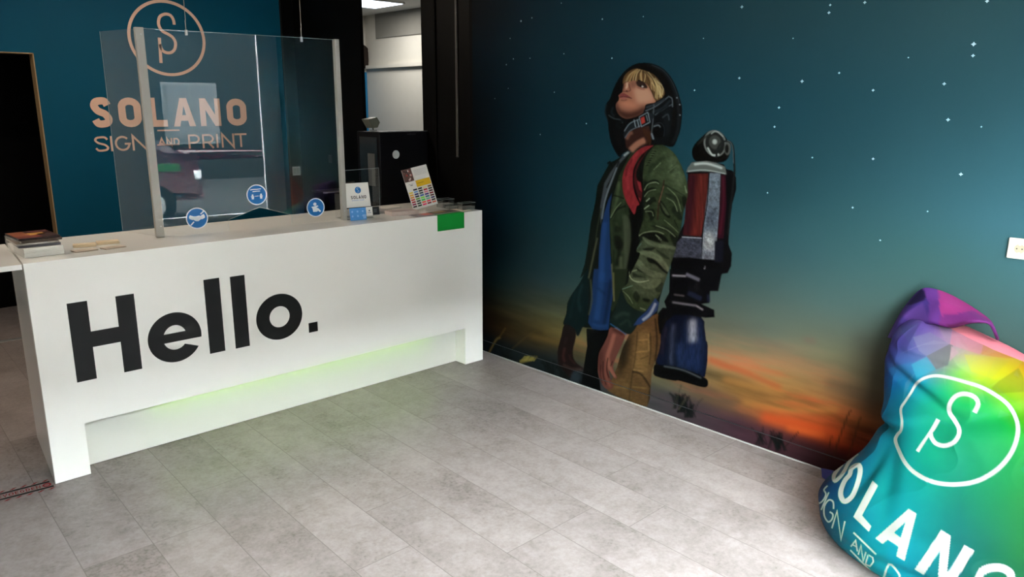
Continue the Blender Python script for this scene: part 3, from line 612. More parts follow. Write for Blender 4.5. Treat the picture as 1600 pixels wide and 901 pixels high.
for i in range(7): K(U_([(618 + i * 14, 300 - i * 26), (645 + i * 14, 290 - i * 24)]), 2.2, '#141a10', blur=.5, al=.85, clip=mkl); K(U_([(612 + i * 14, 290 - i * 26), (650 + i * 14, 278 - i * 24)]), .7, '#6d7654', blur=.3, al=.8, clip=mkl)
K(U_([(590, 240), (580, 340), (582, 450)]), 1.2, '#6f7856', blur=.4, clip=mkl)
P(J_([(455, 165), (560, 200), (700, 230), (690, 290), (660, 440), (600, 560), (520, 620), (430, 600), (380, 520), (380, 430), (420, 350), (420, 270)]), '#565f43', blur=3, al=.85, clip=mkl)
P(U_([(590, 450), (640, 480), (620, 640), (600, 900), (570, 900)]), '#10150f', blur=1.5, al=.9, clip=mkl)
DK, LT = '#10150d', '#7f8864'
for q, c, a in [(U_([(620, 500), (680, 455), (745, 460), (770, 500), (730, 480), (670, 480), (630, 540)]), DK, .9), (U_([(600, 590), (680, 535), (740, 560), (670, 570), (610, 640)]), DK, .85), (U_([(620, 690), (700, 640), (730, 690), (700, 700), (640, 740)]), DK, .85), (U_([(630, 790), (700, 770), (720, 850), (670, 900), (650, 840)]), DK, .8), (U_([(765, 690), (800, 700), (880, 840), (860, 870), (790, 800)]), '#0c100a', .9), (U_([(780, 700), (870, 830), (840, 830), (800, 770)]), '#5f6847', .8),
    (U_([(1010, 640), (1060, 650), (1040, 760), (1015, 720)]), DK, .8), (U_([(820, 600), (960, 640), (1000, 720), (900, 660)]), '#2b3420', .8), (U_([(930, 740), (1010, 860), (980, 890), (900, 800)]), '#20281a', .8),
    (J_([(450, 160), (520, 148), (600, 160), (650, 205), (640, 218), (590, 196), (560, 172), (600, 222), (530, 205), (480, 190)]), DK, .95), (J_([(500, 325), (560, 338), (625, 385), (650, 440), (615, 425), (560, 375), (515, 360)]), DK, .95), (J_([(470, 262), (560, 255), (510, 285)]), DK, .8), (J_([(420, 372), (470, 402), (560, 432), (520, 445), (440, 420)]), DK, .9), (J_([(560, 265), (660, 330), (620, 330)]), '#2e3722', .8), (J_([(400, 430), (440, 450), (500, 470), (450, 480), (405, 465)]), '#232b1a', .8),
    (J_([(470, 610), (520, 620), (510, 640), (475, 630)]), DK, .9), (J_([(420, 560), (450, 600), (430, 640), (400, 600)]), DK, .7), (J_([(560, 540), (610, 500), (600, 560), (570, 570)]), '#2a331f', .8), (J_([(660, 160), (720, 180), (700, 260), (680, 220)]), DK, .8), (J_([(520, 100), (640, 110), (700, 160), (600, 130)]), '#283020', .8), (J_([(440, 175), (470, 190), (430, 250), (415, 240)]), '#0d1a18', .8),
    (J_([(470, 178), (560, 222), (690, 246), (700, 268), (640, 262), (560, 250), (495, 222)]), LT, .55), (J_([(428, 288), (520, 278), (600, 322), (655, 400), (640, 425), (560, 345), (480, 312)]), LT, .6), (J_([(412, 378), (446, 340), (505, 402), (585, 430), (625, 455), (545, 468), (450, 412)]), LT, .5), (J_([(400, 470), (520, 470), (600, 480), (560, 540), (480, 540)]), LT, .35)]:
    P(q, c, blur=.7, al=a, clip=mkl, sm=4)
for q, w_, c in [(J_([(375, 425), (380, 460), (410, 490), (460, 497), (515, 485)]), 1.6, '#a3a985'), (J_([(325, 548), (400, 522)]), 1.2, '#6f8a78'), (J_([(440, 175), (480, 150), (560, 140), (620, 160)]), 1.4, '#98a07a'), (J_([(420, 275), (460, 225)]), 1.2, '#5f8078'), (J_([(395, 362), (440, 325)]), 1.2, '#5f8078'), (J_([(370, 430), (430, 412)]), 1.4, '#8f9876'), (J_([(560, 165), (600, 200), (580, 190)]), 1.6, '#8f9876'), (J_([(330, 560), (370, 600), (400, 650)]), 1.3, '#7c8562'), (J_([(450, 680), (490, 695)]), 2.4, '#7c8562'),
    (U_([(825, 510), (900, 550), (1040, 630)]), 1, '#1c2416'), (U_([(815, 460), (800, 560), (760, 700), (745, 890)]), 2.6, '#4a2a1e'), (U_([(812, 520), (790, 600), (760, 700)]), 1, '#9a6a50'), (U_([(600, 570), (640, 505), (720, 482), (760, 500)]), 1.2, '#9aa37e'), (U_([(600, 640), (650, 580), (730, 560)]), 1.1, '#8b9470'), (U_([(620, 690), (660, 655)]), 1.4, '#b5bc9c'), (U_([(595, 775), (655, 730)]), 1.4, '#b5bc9c'), (U_([(610, 800), (680, 800), (700, 850)]), 1.2, '#8b9470'), (U_([(850, 540), (950, 640), (1000, 800)]), 1.6, '#7c8560'), (U_([(840, 650), (920, 700), (960, 800)]), 1.2, '#8b9470'), (U_([(1040, 520), (1060, 600)]), 2, '#8b9470'), (J_([(620, 60), (680, 110), (720, 150)]), 1.4, '#7c8560'), (J_([(560, 100), (640, 130), (700, 180)]), 1.3, '#8b9470'), (J_([(690, 60), (720, 120)]), 1.4, '#1c2416')]:
    K(q, w_, c, blur=.35, al=.85, sm=5, clip=mkl)
textured(mkl, .38, 5, 4, 131, rot=.5)
P(C_([(492, 118), (520, 190), (570, 238), (622, 255), (600, 300), (575, 345), (545, 382), (510, 375), (470, 345), (425, 310), (430, 285), (455, 240), (470, 190)]), '#1b2c28', blur=.4, sm=2)
K(C_([(450, 290), (500, 260), (540, 270)]), 6, '#33463a', blur=1.5, al=.8, sm=4); K(C_([(480, 330), (530, 300), (545, 340)]), 4, '#2c4034', blur=1, al=.8, sm=4)
P(C_([(560, 332), (590, 290), (640, 245), (690, 170), (712, 200), (700, 245), (660, 285), (600, 325)]), '#2a4675', blur=.5); K(C_([(615, 300), (660, 262), (692, 200)]), 4, '#9aa0ac', blur=.8, sm=4); K(C_([(425, 320), (470, 350), (520, 385)]), 1.6, '#1f5a80', blur=.4, sm=4)
# near hand
mkh = region(C_([(430, 342), (505, 378), (510, 405), (482, 470), (455, 530), (443, 570), (450, 605), (465, 636), (454, 643), (432, 612), (416, 590), (425, 640), (442, 678), (440, 696), (420, 707), (392, 694), (372, 660), (356, 610), (354, 560), (360, 495), (388, 440), (412, 390)]), 3)
P(C_([(430, 342), (505, 378), (510, 405), (482, 470), (455, 530), (443, 570), (450, 605), (465, 636), (454, 643), (432, 612), (416, 590), (425, 640), (442, 678), (440, 696), (420, 707), (392, 694), (372, 660), (356, 610), (354, 560), (360, 495), (388, 440), (412, 390)]), '#7d4336', blur=.3, sm=3)
K(C_([(450, 380), (430, 450), (410, 520), (428, 590), (455, 635)]), 6, '#a8644c', blur=1.4, al=.9, clip=mkh, sm=4); K(C_([(400, 540), (400, 620), (425, 690)]), 3.5, '#94513f', blur=1, al=.9, clip=mkh, sm=4)
for pts, w_ in [([(412, 520), (405, 590), (420, 640)], 1.6), ([(385, 540), (385, 620), (402, 680)], 1.5), ([(370, 560), (368, 620), (380, 670)], 1.2), ([(440, 540), (428, 570)], 1.5)]: K(C_(pts), w_, '#3b1814', blur=.6, al=.9, clip=mkh, sm=4)
P(C_([(355, 500), (385, 450), (380, 600), (355, 600)]), '#45211d', blur=3, al=.7, clip=mkh); K(C_([(440, 350), (500, 385)]), 4, '#4a241c', blur=1.4, al=.8, clip=mkh)
# head: helmet shell
hel = A_([(480, 133), (560, 138), (640, 172), (700, 235), (745, 320), (770, 400), (786, 480), (778, 600), (757, 680), (718, 755), (640, 742), (560, 745), (500, 752), (420, 775), (355, 800), (325, 832), (290, 790), (258, 720), (242, 640), (234, 560), (214, 500), (222, 440), (250, 400), (275, 330), (310, 260), (360, 195), (420, 150)])
mkm = region(hel, 3); P(hel, '#101316', blur=.4, sm=3)
K(A_([(520, 150), (610, 175), (680, 240), (725, 330), (752, 430), (762, 520), (752, 640), (715, 730)]), 4.5, '#2a2d30', blur=1.2, al=.9, clip=mkm, sm=5); K(A_([(560, 150), (640, 185), (700, 255), (742, 345), (765, 430)]), 1.3, '#4d5053', blur=.5, al=.8, clip=mkm, sm=5)
K(A_([(420, 165), (520, 155), (600, 200), (660, 270), (700, 370), (722, 480), (715, 600)]), 6, '#1c1714', blur=1.6, al=.8, clip=mkm, sm=5)
for x, y in ((748, 392), (768, 443), (770, 520)): E_(*A_([(x, y)])[0], 1.1, 1.1, '#9a9d9f', blur=.3)
K(A_([(226, 440), (216, 500), (236, 556)]), 2, '#2a3439', blur=.6, sm=4); K(A_([(300, 640), (330, 780)]), 8, '#1d181a', blur=2, al=.8, clip=mkm)
# neck
P(A_([(362, 690), (385, 640), (470, 608), (540, 600), (560, 700), (515, 745), (400, 790), (372, 760)]), '#4d2a22', blur=.5); K(A_([(405, 782), (455, 735), (512, 705)]), 9, '#b9795a', blur=1.2, sm=4); K(A_([(375, 700), (395, 660), (420, 650)]), 5, '#9a5f48', blur=1.2, sm=4)
for pts in ([(520, 630), (535, 690), (520, 740)], [(545, 640), (550, 700), (545, 745)], [(500, 620), (520, 680)]): K(A_(pts), 3.4, '#5a3016', blur=.8, al=.9, sm=4)
# face
F_ = T(940, 95, 6.006)
face = F_([(213, 206), (260, 188), (330, 186), (430, 218), (470, 290), (497, 350), (503, 388), (415, 410), (402, 470), (352, 510), (290, 532), (235, 543), (182, 522), (150, 484), (134, 432), (140, 397), (160, 372), (164, 345), (160, 325), (180, 306), (196, 292), (198, 270), (204, 240)])
mkf = region(face, 4); P(face, '#a5664a', blur=.3, sm=4)
P(F_([(290, 250), (430, 240), (480, 300), (500, 380), (420, 400), (330, 400)]), '#c38a6c', blur=3.5, al=.9, clip=mkf)
P(F_([(175, 385), (240, 370), (330, 400), (320, 440), (210, 430)]), '#bd7756', blur=3, al=.8, clip=mkf)
P(F_([(130, 430), (190, 465), (260, 480), (345, 455), (410, 415), (420, 480), (340, 540), (230, 560), (130, 500)]), '#421f18', blur=3, al=.95, clip=mkf)
P(F_([(125, 380), (150, 385), (165, 440), (170, 500), (125, 480)]), '#5f3327', blur=2, al=.8, clip=mkf)
P(F_([(262, 200), (320, 192), (330, 235), (290, 260), (268, 235)]), '#8d5443', blur=2, al=.8, clip=mkf)
P(F_([(192, 212), (215, 210), (212, 260), (196, 292)]), '#5b2f27', blur=1.2, al=.9, clip=mkf)
K(F_([(238, 200), (240, 235), (228, 262)]), 2.6, '#d6a88c', blur=.9, al=.85, clip=mkf, sm=4)
K(F_([(255, 215), (262, 245), (270, 275), (250, 286)]), 1.7, '#6d3628', blur=.6, al=.85, clip=mkf, sm=4)
K(F_([(200, 288), (225, 286), (250, 290)]), 1.6, '#5b2b22', blur=.6, al=.8, clip=mkf, sm=4); E_(*F_([(236, 282)])[0], 1.3, .8, '#260f0d', blur=.4)
P(F_([(166, 325), (188, 306), (206, 302), (232, 314), (284, 352), (238, 342), (200, 338), (172, 346)]), '#8a3c39', blur=.35, sm=3)
P(F_([(170, 346), (200, 340), (240, 345), (228, 358), (195, 360)]), '#a6584e', blur=.5, sm=3)
K(F_([(170, 343), (205, 337), (245, 342), (284, 353)]), .9, '#3a1415', blur=.3, sm=4); K(F_([(178, 368), (210, 372), (240, 364)]), 1.8, '#6d3527', blur=.8, al=.7, clip=mkf, sm=4)
P(F_([(322, 200), (345, 182), (400, 200), (432, 250), (402, 258), (370, 250), (338, 236)]), '#2e1918', blur=.7, al=.95, sm=3)
P(F_([(366, 240), (384, 232), (398, 243), (382, 249)]), '#b9aca6', blur=.3); E_(*F_([(368, 236)])[0], 1.3, 1.5, '#100909', blur=.3); K(F_([(335, 248), (370, 263), (405, 268)]), 1.5, '#8c4a44', blur=.7, al=.8, clip=mkf, sm=4)
K(F_([(395, 215), (415, 235), (420, 255)]), 1, '#150c0c', blur=.3, sm=3)
# hair
hair = F_([(200, 222), (203, 165), (235, 115), (290, 80), (340, 73), (420, 98), (490, 130), (545, 190), (583, 262), (592, 312), (562, 350), (512, 378), (492, 350), (474, 300), (448, 250), (408, 206), (370, 186), (346, 178), (328, 196), (316, 184), (290, 186), (262, 198), (240, 192), (216, 206)])
mkr = region(hair, 3); P(hair, '#6f4b22', blur=.35, sm=3)
for i in range(46):
    t = i / 45.; x0, y0 = 330 + t * 110, 76 + t * 25
    if t < .6: x1, y1 = 203 + t / .6 * 225, 212 - 24 * math.sin(t / .6 * 3.1)
    else: x1, y1 = 440 + (t - .6) / .4 * 130, 245 + (t - .6) / .4 * 100
    k = rg.uniform(-6, 6)
    K(F_([(x0 + k, y0), ((x0 + x1) / 2 + (18 if t > .5 else -10), (y0 + y1) / 2 - 14), (x1 + k, y1)]), rg.uniform(.6, 1.5), rg.choice(['#b98a4a', '#d4ab68', '#4d3016', '#a87a3c', '#3d2612', '#e0bf86', '#8a6230']), blur=.35, al=.75, clip=mkr, sm=5)
for x0, y0, x1, y1 in ((500, 160, 545, 345), (520, 190, 570, 320), (470, 200, 505, 350), (490, 170, 520, 360), (530, 230, 560, 345)): K(F_([(x0, y0), (x1 + 5, (y0 + y1) / 2 - 10), (x1, y1)]), 1.6, rg.choice(['#dcb672', '#e6c78c', '#c99c58']), blur=.6, al=.7, clip=mkr, sm=4)
P(F_([(300, 78), (430, 98), (500, 150), (560, 240), (500, 180), (420, 120), (340, 95)]), '#2c1b0d', blur=1.8, al=.7, clip=mkr); K(F_([(445, 240), (475, 300), (495, 355)]), 1.2, '#2c1a10', blur=.5, al=.9, sm=4); K(F_([(430, 150), (450, 200), (440, 235)]), 1.5, '#3a2412', blur=.5, al=.8, clip=mkr, sm=4)
K(F_([(200, 222), (212, 208), (245, 195)]), 1.2, '#3a2314', blur=.5, al=.7)
# cheek guard, strap
P(A_([(510, 468), (530, 442), (580, 432), (690, 376), (712, 395), (722, 430), (716, 520), (700, 640), (680, 720), (620, 742), (560, 700), (552, 600), (500, 560), (500, 500)]), '#15191d', blur=.4, sm=2)
E_(*A_([(612, 628)])[0], 11, 13, '#0b0d0f', blur=.6); K(A_([(570, 620), (590, 585), (630, 580), (655, 620), (650, 680)]), 1.4, '#363c42', blur=.4, sm=5); K(A_([(575, 605), (610, 595), (625, 610)]), 1.4, '#8a8f94', blur=.5, sm=4)
P(A_([(640, 500), (700, 470), (700, 640), (665, 680)]), '#262b30', blur=2, al=.7)
for pts, w_, c in [([(515, 490), (600, 450), (690, 380)], 1.2, '#7f878d'), ([(520, 465), (600, 435), (660, 400)], 3.5, '#3c444b'), ([(585, 520), (660, 470), (715, 440)], 1.3, '#6d757b'), ([(560, 500), (640, 470), (700, 410)], 4, '#30373d'), ([(578, 440), (570, 560), (560, 660), (572, 700)], 1.4, '#6b6f73'), ([(560, 655), (575, 700)], 2.4, '#888c90'), ([(690, 385), (712, 400), (715, 460)], 1.5, '#7a7f84'), ([(640, 540), (680, 515), (690, 560)], 2, '#4c5359'), ([(600, 520), (640, 480), (690, 455)], 2, '#1d2226')]: K(A_(pts), w_, c, blur=.4, al=.9, sm=4)
P(A_([(357, 640), (375, 600), (420, 565), (480, 545), (545, 505), (580, 520), (560, 560), (500, 595), (440, 612), (395, 640), (365, 690), (352, 670)]), '#2a3036', blur=.4, sm=2)
K(A_([(358, 640), (400, 582), (470, 550), (540, 510)]), 1.2, '#8d969c', blur=.4, sm=4); K(A_([(362, 690), (398, 640), (450, 612), (540, 578)]), 1.2, '#7a8389', blur=.4, sm=4)
for x in (430, 455): K(A_([(x, 555), (x + 12, 610)]), 1.4, '#9aa2a8', blur=.3)
P(A_([(468, 535), (532, 500), (548, 572), (485, 606)]), '#14181b', blur=.3); K(A_([(468, 535), (532, 500), (548, 572), (485, 606), (468, 535)]), 1.2, '#8d969c', blur=.3); P(A_([(478, 543), (505, 530), (512, 575), (486, 588)]), '#cf3a26', blur=.4); K(A_([(520, 520), (532, 565)]), 1.6, '#747c82', blur=.3)
K(A_([(240, 520), (280, 545), (330, 556), (345, 580)]), 1.6, '#4b5559', blur=.5, sm=4); K(A_([(275, 460), (262, 500), (285, 530)]), 3, '#26333a', blur=1, sm=4); K(A_([(345, 560), (300, 590), (330, 620)]), 4, '#1a1f22', blur=1, sm=4)
K(A_([(232, 880), (250, 868), (262, 895)]), 3, '#0b0e10', blur=.5)
BOY = CV.m.copy()
PG = (np.interp(WY, [-3, -1, .2], [1, 1.3, 1.5])[..., None] * np.array((.86, 1.0, 1.03)) * MG).astype(np.float32)  # print lightened to the left to offset the light falling off there
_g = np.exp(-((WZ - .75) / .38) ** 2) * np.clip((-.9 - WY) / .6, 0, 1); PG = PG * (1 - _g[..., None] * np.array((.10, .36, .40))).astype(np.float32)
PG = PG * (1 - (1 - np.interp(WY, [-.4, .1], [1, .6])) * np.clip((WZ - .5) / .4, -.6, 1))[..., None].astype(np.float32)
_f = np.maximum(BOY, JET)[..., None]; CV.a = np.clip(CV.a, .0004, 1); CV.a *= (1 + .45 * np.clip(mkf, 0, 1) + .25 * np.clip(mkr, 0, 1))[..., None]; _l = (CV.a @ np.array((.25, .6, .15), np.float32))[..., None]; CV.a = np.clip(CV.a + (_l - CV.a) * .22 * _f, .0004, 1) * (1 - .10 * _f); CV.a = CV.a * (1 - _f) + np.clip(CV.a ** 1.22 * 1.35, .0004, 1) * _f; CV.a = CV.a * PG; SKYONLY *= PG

M_mural = printmat('mural_print_film', rough=.5, spec=.05)
mural = thing('wall_mural', 'full-height printed wall mural of a starry dusk sky with a helmeted child and jetpack', 'mural', (XW, -1.5, 0))
mural_off = Vector((-XW, 1.5, 0))
def mural_grid(y0, y1, z0, z1, step, x, src=None):
    ys = np.arange(y0, y1 + step * .5, step); zs = np.arange(z0, z1 + step * .5, step)
    Z, Y = np.meshgrid(zs, ys, indexing='ij'); Pt = np.stack([np.full_like(Y, x), Y, Z], -1); px, py = project(Pt)
    return Pt, px, py
def samp(px, py, arr):
    old = CV.a; CV.a = arr; c = CV.sample(px, py); CV.a = old; return c
Pt, px, py = mural_grid(YF + .02, .268, .085, ZC, .0085, XW - .003)
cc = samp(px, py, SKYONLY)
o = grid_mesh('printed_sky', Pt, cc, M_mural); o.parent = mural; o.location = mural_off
def sheet(name, field_mask, step, x, label, zmin=.085):
    Pt, px, py = mural_grid(-2.3, -.35, zmin, 2.15, step, x)
    fx = np.clip(((px - CV.x0) * CV.sc - .5).astype(int), 0, CV.W - 1); fy = np.clip(((py - CV.y0) * CV.sc - .5).astype(int), 0, CV.H - 1)
    mk = field_mask[fy, fx] > .35
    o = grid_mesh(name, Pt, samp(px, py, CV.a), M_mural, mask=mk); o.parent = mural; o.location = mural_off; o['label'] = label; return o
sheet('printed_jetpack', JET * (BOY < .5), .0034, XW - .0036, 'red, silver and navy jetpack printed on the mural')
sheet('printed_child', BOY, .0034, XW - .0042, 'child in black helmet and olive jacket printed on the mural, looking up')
# lower strip of the print runs over the skirting board
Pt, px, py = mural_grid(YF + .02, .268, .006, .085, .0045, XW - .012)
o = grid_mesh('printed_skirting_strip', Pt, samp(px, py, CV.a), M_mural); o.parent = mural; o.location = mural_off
bm = B(XW - .0115, XW - .0005, YF + .02, .268, .006, .0850); struct('baseboard_right', bm, M_black)
struct('trim_9', B(XW - .018, XW - .0005, YF + .02, .268, 0, .0055), mat('white_sealant', '#9b9b98', .5, .3))
# thin top edge of the skirting strip
o = obj('skirting_strip_edge', B(XW - .0124, XW - .003, YF + .02, .268, .0852, .0866), mat('print_edge_film', '#24282a', .5, .2), mural); o.location = mural_off
# stars
STARS = [(815, 33, 2.4), (832, 28, 1.5), (878, 5, 1.2), (942, 30, 1.7), (1006, 26, 1.3), (1160, 11, 2.6), (798, 60, 1.2), (803, 92, 1.6), (792, 101, 1.6), (829, 91, 1.2), (882, 84, 1.4), (957, 91, 1.8), (1298, 8, 1.8), (1296, 20, 2.2), (1352, 4, 2.2), (1543, 2, 2.2),
 (1522, 69, 2.8), (1521, 87, 2.2), (1156, 122, 2.2), (1254, 127, 2.6), (1312, 114, 1.7), (1365, 141, 2.0), (1476, 131, 2.2), (1086, 141, 1.7), (1218, 168, 2.1), (1211, 198, 1.9), (1482, 187, 2.4), (917, 193, 1.6), (867, 144, 1.4), (795, 138, 1.1), (845, 210, 1.5), (1365, 248, 2.0), (1270, 246, 1.5), (1502, 272, 2.4), (1200, 301, 1.4),
 (1333, 324, 1.7), (1376, 375, 1.3), (1534, 198, 1.2), (1240, 60, 1.1), (1100, 60, 1.1), (1420, 90, 1.1), (774, 154, 1.1), (1450, 330, 1.2)]
M_star = mat('star_print', '#9fb6bd', .5, .2, var=.2, nscale=4)
for x, y, r in STARS:
    yy, zz = wall_from_px(x, y); zz /= 2.2; rr = r * .0034; bm = bmesh.new()
    vs = [bm.verts.new((0, rr * 1.1 * math.cos(a * math.pi / 4) * (1 if a % 2 == 0 else .55), rr * math.sin(a * math.pi / 4) * (1 if a % 2 == 0 else .55))) for a in range(8)]
    bm.faces.new(vs); o = obj('printed_star', bm, M_star, mural); o.location = mural_off + Vector((XW - .0052, yy, zz))

# ================================================================== RECEPTION COUNTER
M_ctr = mat('white_lacquer', '#ecebe5', .22, .5, coat=.25, var=.012, nscale=2)
M_vinyl = mat('black_vinyl', '#040506', .45, .25, var=.1)
H, LN, DP = 1.10, 2.772, .68
counter = thing('reception_counter', 'long glossy white reception counter with black Hello. lettering and recessed green-lit plinth', 'reception counter', (-LN / 2, DP / 2, 0))
OFF = Vector((LN / 2, -DP / 2, 0))
def cpart(name, bm, m, **k): o = obj(name, bm, m, counter if 'par' not in k else k.pop('par'), **k); o.location = OFF if o.parent == counter else o.location; return o
a_, b2, h_, d_ = .158, .164, .274, .109
bm = bmesh.new(); prism(bm, [(-LN, 0.004), (-LN + a_, .004), (-LN + a_, h_), (-b2, h_), (-b2, .004), (0, .004), (0, H), (-LN, H)], 1, 0, .019)
cpart('front_panel', bm, M_ctr)
bm = bmesh.new(); prism(bm, [(-LN + .001, .0195), (-.001, .0195), (-.001, DP), (-2.706, DP)], 2, H - .04, H - .0005)
cpart('counter_top', bm, M_ctr)
bm = bmesh.new(); prism(bm, [(-LN, .0195), (-LN + .03, .0195), (-2.675, DP - .004), (-2.706, DP - .004)], 2, .004, H - .041); cpart('side_panel', bm, M_ctr, label='left side panel of the counter')
cpart('side_panel', B(-.03, 0, .0195, DP - .004, .004, H - .041), M_ctr, label='right side panel of the counter')
cpart('leg_return', B(-LN + a_ - .019, -LN + a_, .0195, d_, .004, h_ + .03), M_ctr); cpart('leg_return', B(-b2, -b2 + .019, .0195, d_, .004, h_ + .03), M_ctr)
cpart('recess_soffit', B(-LN + a_, -b2, .0195, d_ + .03, h_ + .012, h_ + .03), M_ctr)
cpart('plinth_panel', B(-LN + a_ - .019, -b2 + .019, d_, d_ + .018, .004, h_ + .012), mat('shaded_white_plinth', '#d4d3cb', .5, .3, var=.012, nscale=2))  # duller white puts the recess's weaker light into the colour
led = cpart('led_strip', B(-2.26, -.40, .066, .080, h_ + .005, h_ + .0115), mat('green_led', '#c8ff60', .5, emit='#a6e23c', estr=1.1))
led['label'] = 'yellow-green LED light strip under the front panel'
cpart('back_shelf', B(-2.66, -.031, .35, DP - .02, .68, .70), M_ctr)
# Hello. lettering
def flatpoly(name, pts, holes=()):
    bm = bmesh.new(); prism(bm, pts, 1, -.0012, -.0001, holes=holes); return cpart(name, bm, M_vinyl)
z0, z1 = .490, .886
flatpoly('letter', [(-2.621, z0), (-2.533, z0), (-2.533, .652), (-2.406, .652), (-2.406, z0), (-2.320, z0), (-2.320, z1), (-2.406, z1), (-2.406, .731), (-2.533, .731), (-2.533, z1), (-2.621, z1)])['label'] = 'black letter H'
ex, ez, er, ei = -2.142, .620, .137, .0
out = [(ex + er * math.cos(math.radians(t)), ez + .134 * math.sin(math.radians(t))) for t in np.linspace(-4 + 0, 322, 60)]
# e: outer contour from the bar's right end round to the open tail, then back along the bowl
inner = [(ex + .058 * math.cos(math.radians(t)), ez + .060 * math.sin(math.radians(t))) for t in np.linspace(318, 200, 24)]
bar_y0, bar_y1 = .597, .645
pts = [(ex + er - .001, bar_y0)] + [(ex + er * math.cos(math.radians(t)), ez + .134 * math.sin(math.radians(t))) for t in np.linspace(0, 328, 64)] + [(ex + .062 * math.cos(math.radians(t)), ez + .066 * math.sin(math.radians(t))) for t in np.linspace(318, 201, 24)]
pts += [(ex - .062, bar_y0)]
hole = [(ex + .060 * math.cos(math.radians(t)), ez + .066 * math.sin(math.radians(t))) for t in np.linspace(180 - 22, 22, 22)]
flatpoly('letter', pts, [hole])['label'] = 'black letter e'
flatpoly('letter', [(-1.969, z0), (-1.884, z0), (-1.884, .902), (-1.969, .902)])['label'] = 'first black letter l'
flatpoly('letter', [(-1.825, z0 - .002), (-1.743, z0 - .002), (-1.743, .897), (-1.825, .897)])['label'] = 'second black letter l'
flatpoly('letter', disc(-1.553, .621, .135, 64, rx=.142), [disc(-1.553, .621, .062, 48, rx=.062)[::-1]])['label'] = 'black letter o'
flatpoly('full_stop', [(-1.374, .488), (-1.315, .488), (-1.315, .547), (-1.374, .547)])

# side ledge that carries on to the left of the counter
ledge = thing('side_worktop', 'white worktop slab butting against the left end of the reception counter', 'worktop', (-3.2, .33, 0))
bm = bmesh.new(); prism(bm, [(-3.7, -.0), (-2.778, -.0), (-2.722, .66), (-3.7, .66)], 2, H - .026, H - .002)
o = obj('worktop_slab', bm, M_ctr, ledge); o.location = Vector((3.2, -.33, 0))
for x in (-3.66,):
    o = obj('support_panel', B(x, x + .03, .05, .60, .0, H - .0262), M_ctr, ledge); o.location = Vector((3.2, -.33, 0))

# green panel hanging over the counter's front edge
gp = thing('green_card', 'plain green card hanging over the front edge at the right end of the counter', 'card', (-.28, -.003, 1.05))
bm = bmesh.new(); prism(bm, [(-.396, .993), (-.165, .993), (-.165, 1.1006), (-.396, 1.1006)], 1, -.0035, -.0016)
box(bm, -.396, -.165, -.0035, .05, 1.1003, 1.1015)
o = obj('card_sheet', bm, mat('green_card_paint', '#0b8a32', .55, .3), gp); o.location = Vector((.28, .003, -1.05))

# ================================================================== PROTECTIVE SCREEN
M_acr = acrylic('clear_acrylic', (.965, .975, .975), .75)
M_post = mat('white_aluminium_post', '#a5a39b', .35, .4, var=.03)
M_edge = mat('acrylic_edge', '#9fb0b0', .25, .5)
P1 = Vector((-2.048, .336, 0)); P2 = Vector((-.963, .230, 0)); tx = (P2 - P1).normalized(); ny = Vector((0, 0, 1)).cross(tx)
screen = thing('sneeze_guard', 'tall clear acrylic protective screen with two white posts standing on the counter', 'protective screen', (P1 + tx * .54 + Vector((0, 0, H))))
def SF(u, v, z, o=P1): return o + tx * u + ny * v + Vector((0, 0, z))
SO = -screen.location
SZ = 2.190
WL = (P2 - P1).length
def spart(name, bm, m, **k):
    o = obj(name, bm, m, screen, **k); o.location = SO; return o
Mscr = Matrix(((tx.x, ny.x, 0, P1.x), (tx.y, ny.y, 0, P1.y), (0, 0, 1, 0), (0, 0, 0, 1)))
bm = bmesh.new()
prism(bm, [(.0, H + .002), (.370, H + .002), (.370, 1.163), (.556, 1.222), (.746, 1.163), (.746, H + .002), (WL, H + .002), (WL, SZ), (0, SZ)], 1, -.002, .003)
for v in bm.verts: v.co = Mscr @ v.co
spart('front_pane', bm, M_acr)
# slim bright rims of the pass-through and top
def rim(pts, r=.0011):
    bm = bmesh.new(); tube(bm, [Mscr @ Vector((u, .0005, z)) for u, z in pts], r, 6); return bm
spart('pane_edge', rim([(.370, H + .003), (.370, 1.163), (.556, 1.222), (.746, 1.163), (.746, H + .003)]), M_edge, label='polished edge of the pass-through opening')
spart('pane_edge', rim([(0, SZ + .001), (WL, SZ + .001)]), M_edge, label='polished top edge of the screen')
# left wing
Wd = Vector((-2.139, .683, 0)) - P1; wl = Wd.length; wx = Wd.normalized(); wy = Vector((0, 0, 1)).cross(wx)
Mw = Matrix(((wx.x, wy.x, 0, P1.x), (wx.y, wy.y, 0, P1.y), (0, 0, 1, 0), (0, 0, 0, 1)))
bm = B(.02, wl, -.0025, .0025, H + .002, SZ, M=Mw); spart('side_pane', bm, M_acr)
bm = bmesh.new(); tube(bm, [Mw @ Vector((wl + .001, 0, H + .003)), Mw @ Vector((wl + .001, 0, SZ))], .0012, 6); spart('pane_edge', bm, M_edge, label='rear edge of the side pane')
for u, nm in ((0.0, 'left'), (WL, 'right')):
    wdt = .021 if u == 0 else .015
    bm = bmesh.new(); box(bm, u - wdt - (.006 if u == 0 else 0), u + wdt - (.006 if u == 0 else 0), -.018, .016, H + .0006, SZ + .004, bev=.002, M=Mscr)
    po = spart('post', bm, M_post)
    for z in (SZ - .03, 1.66, H + .06):
        bm = bmesh.new()
        c = Mscr @ Vector((u, -.0185, z)); bmesh.ops.create_cone(bm, cap_ends=True, segments=12, radius1=.004, radius2=.003, depth=.003, matrix=Matrix.Translation(c) @ Matrix.Rotation(math.radians(90), 4, 'X'))
        o = obj('screw', bm, M_alu, po)
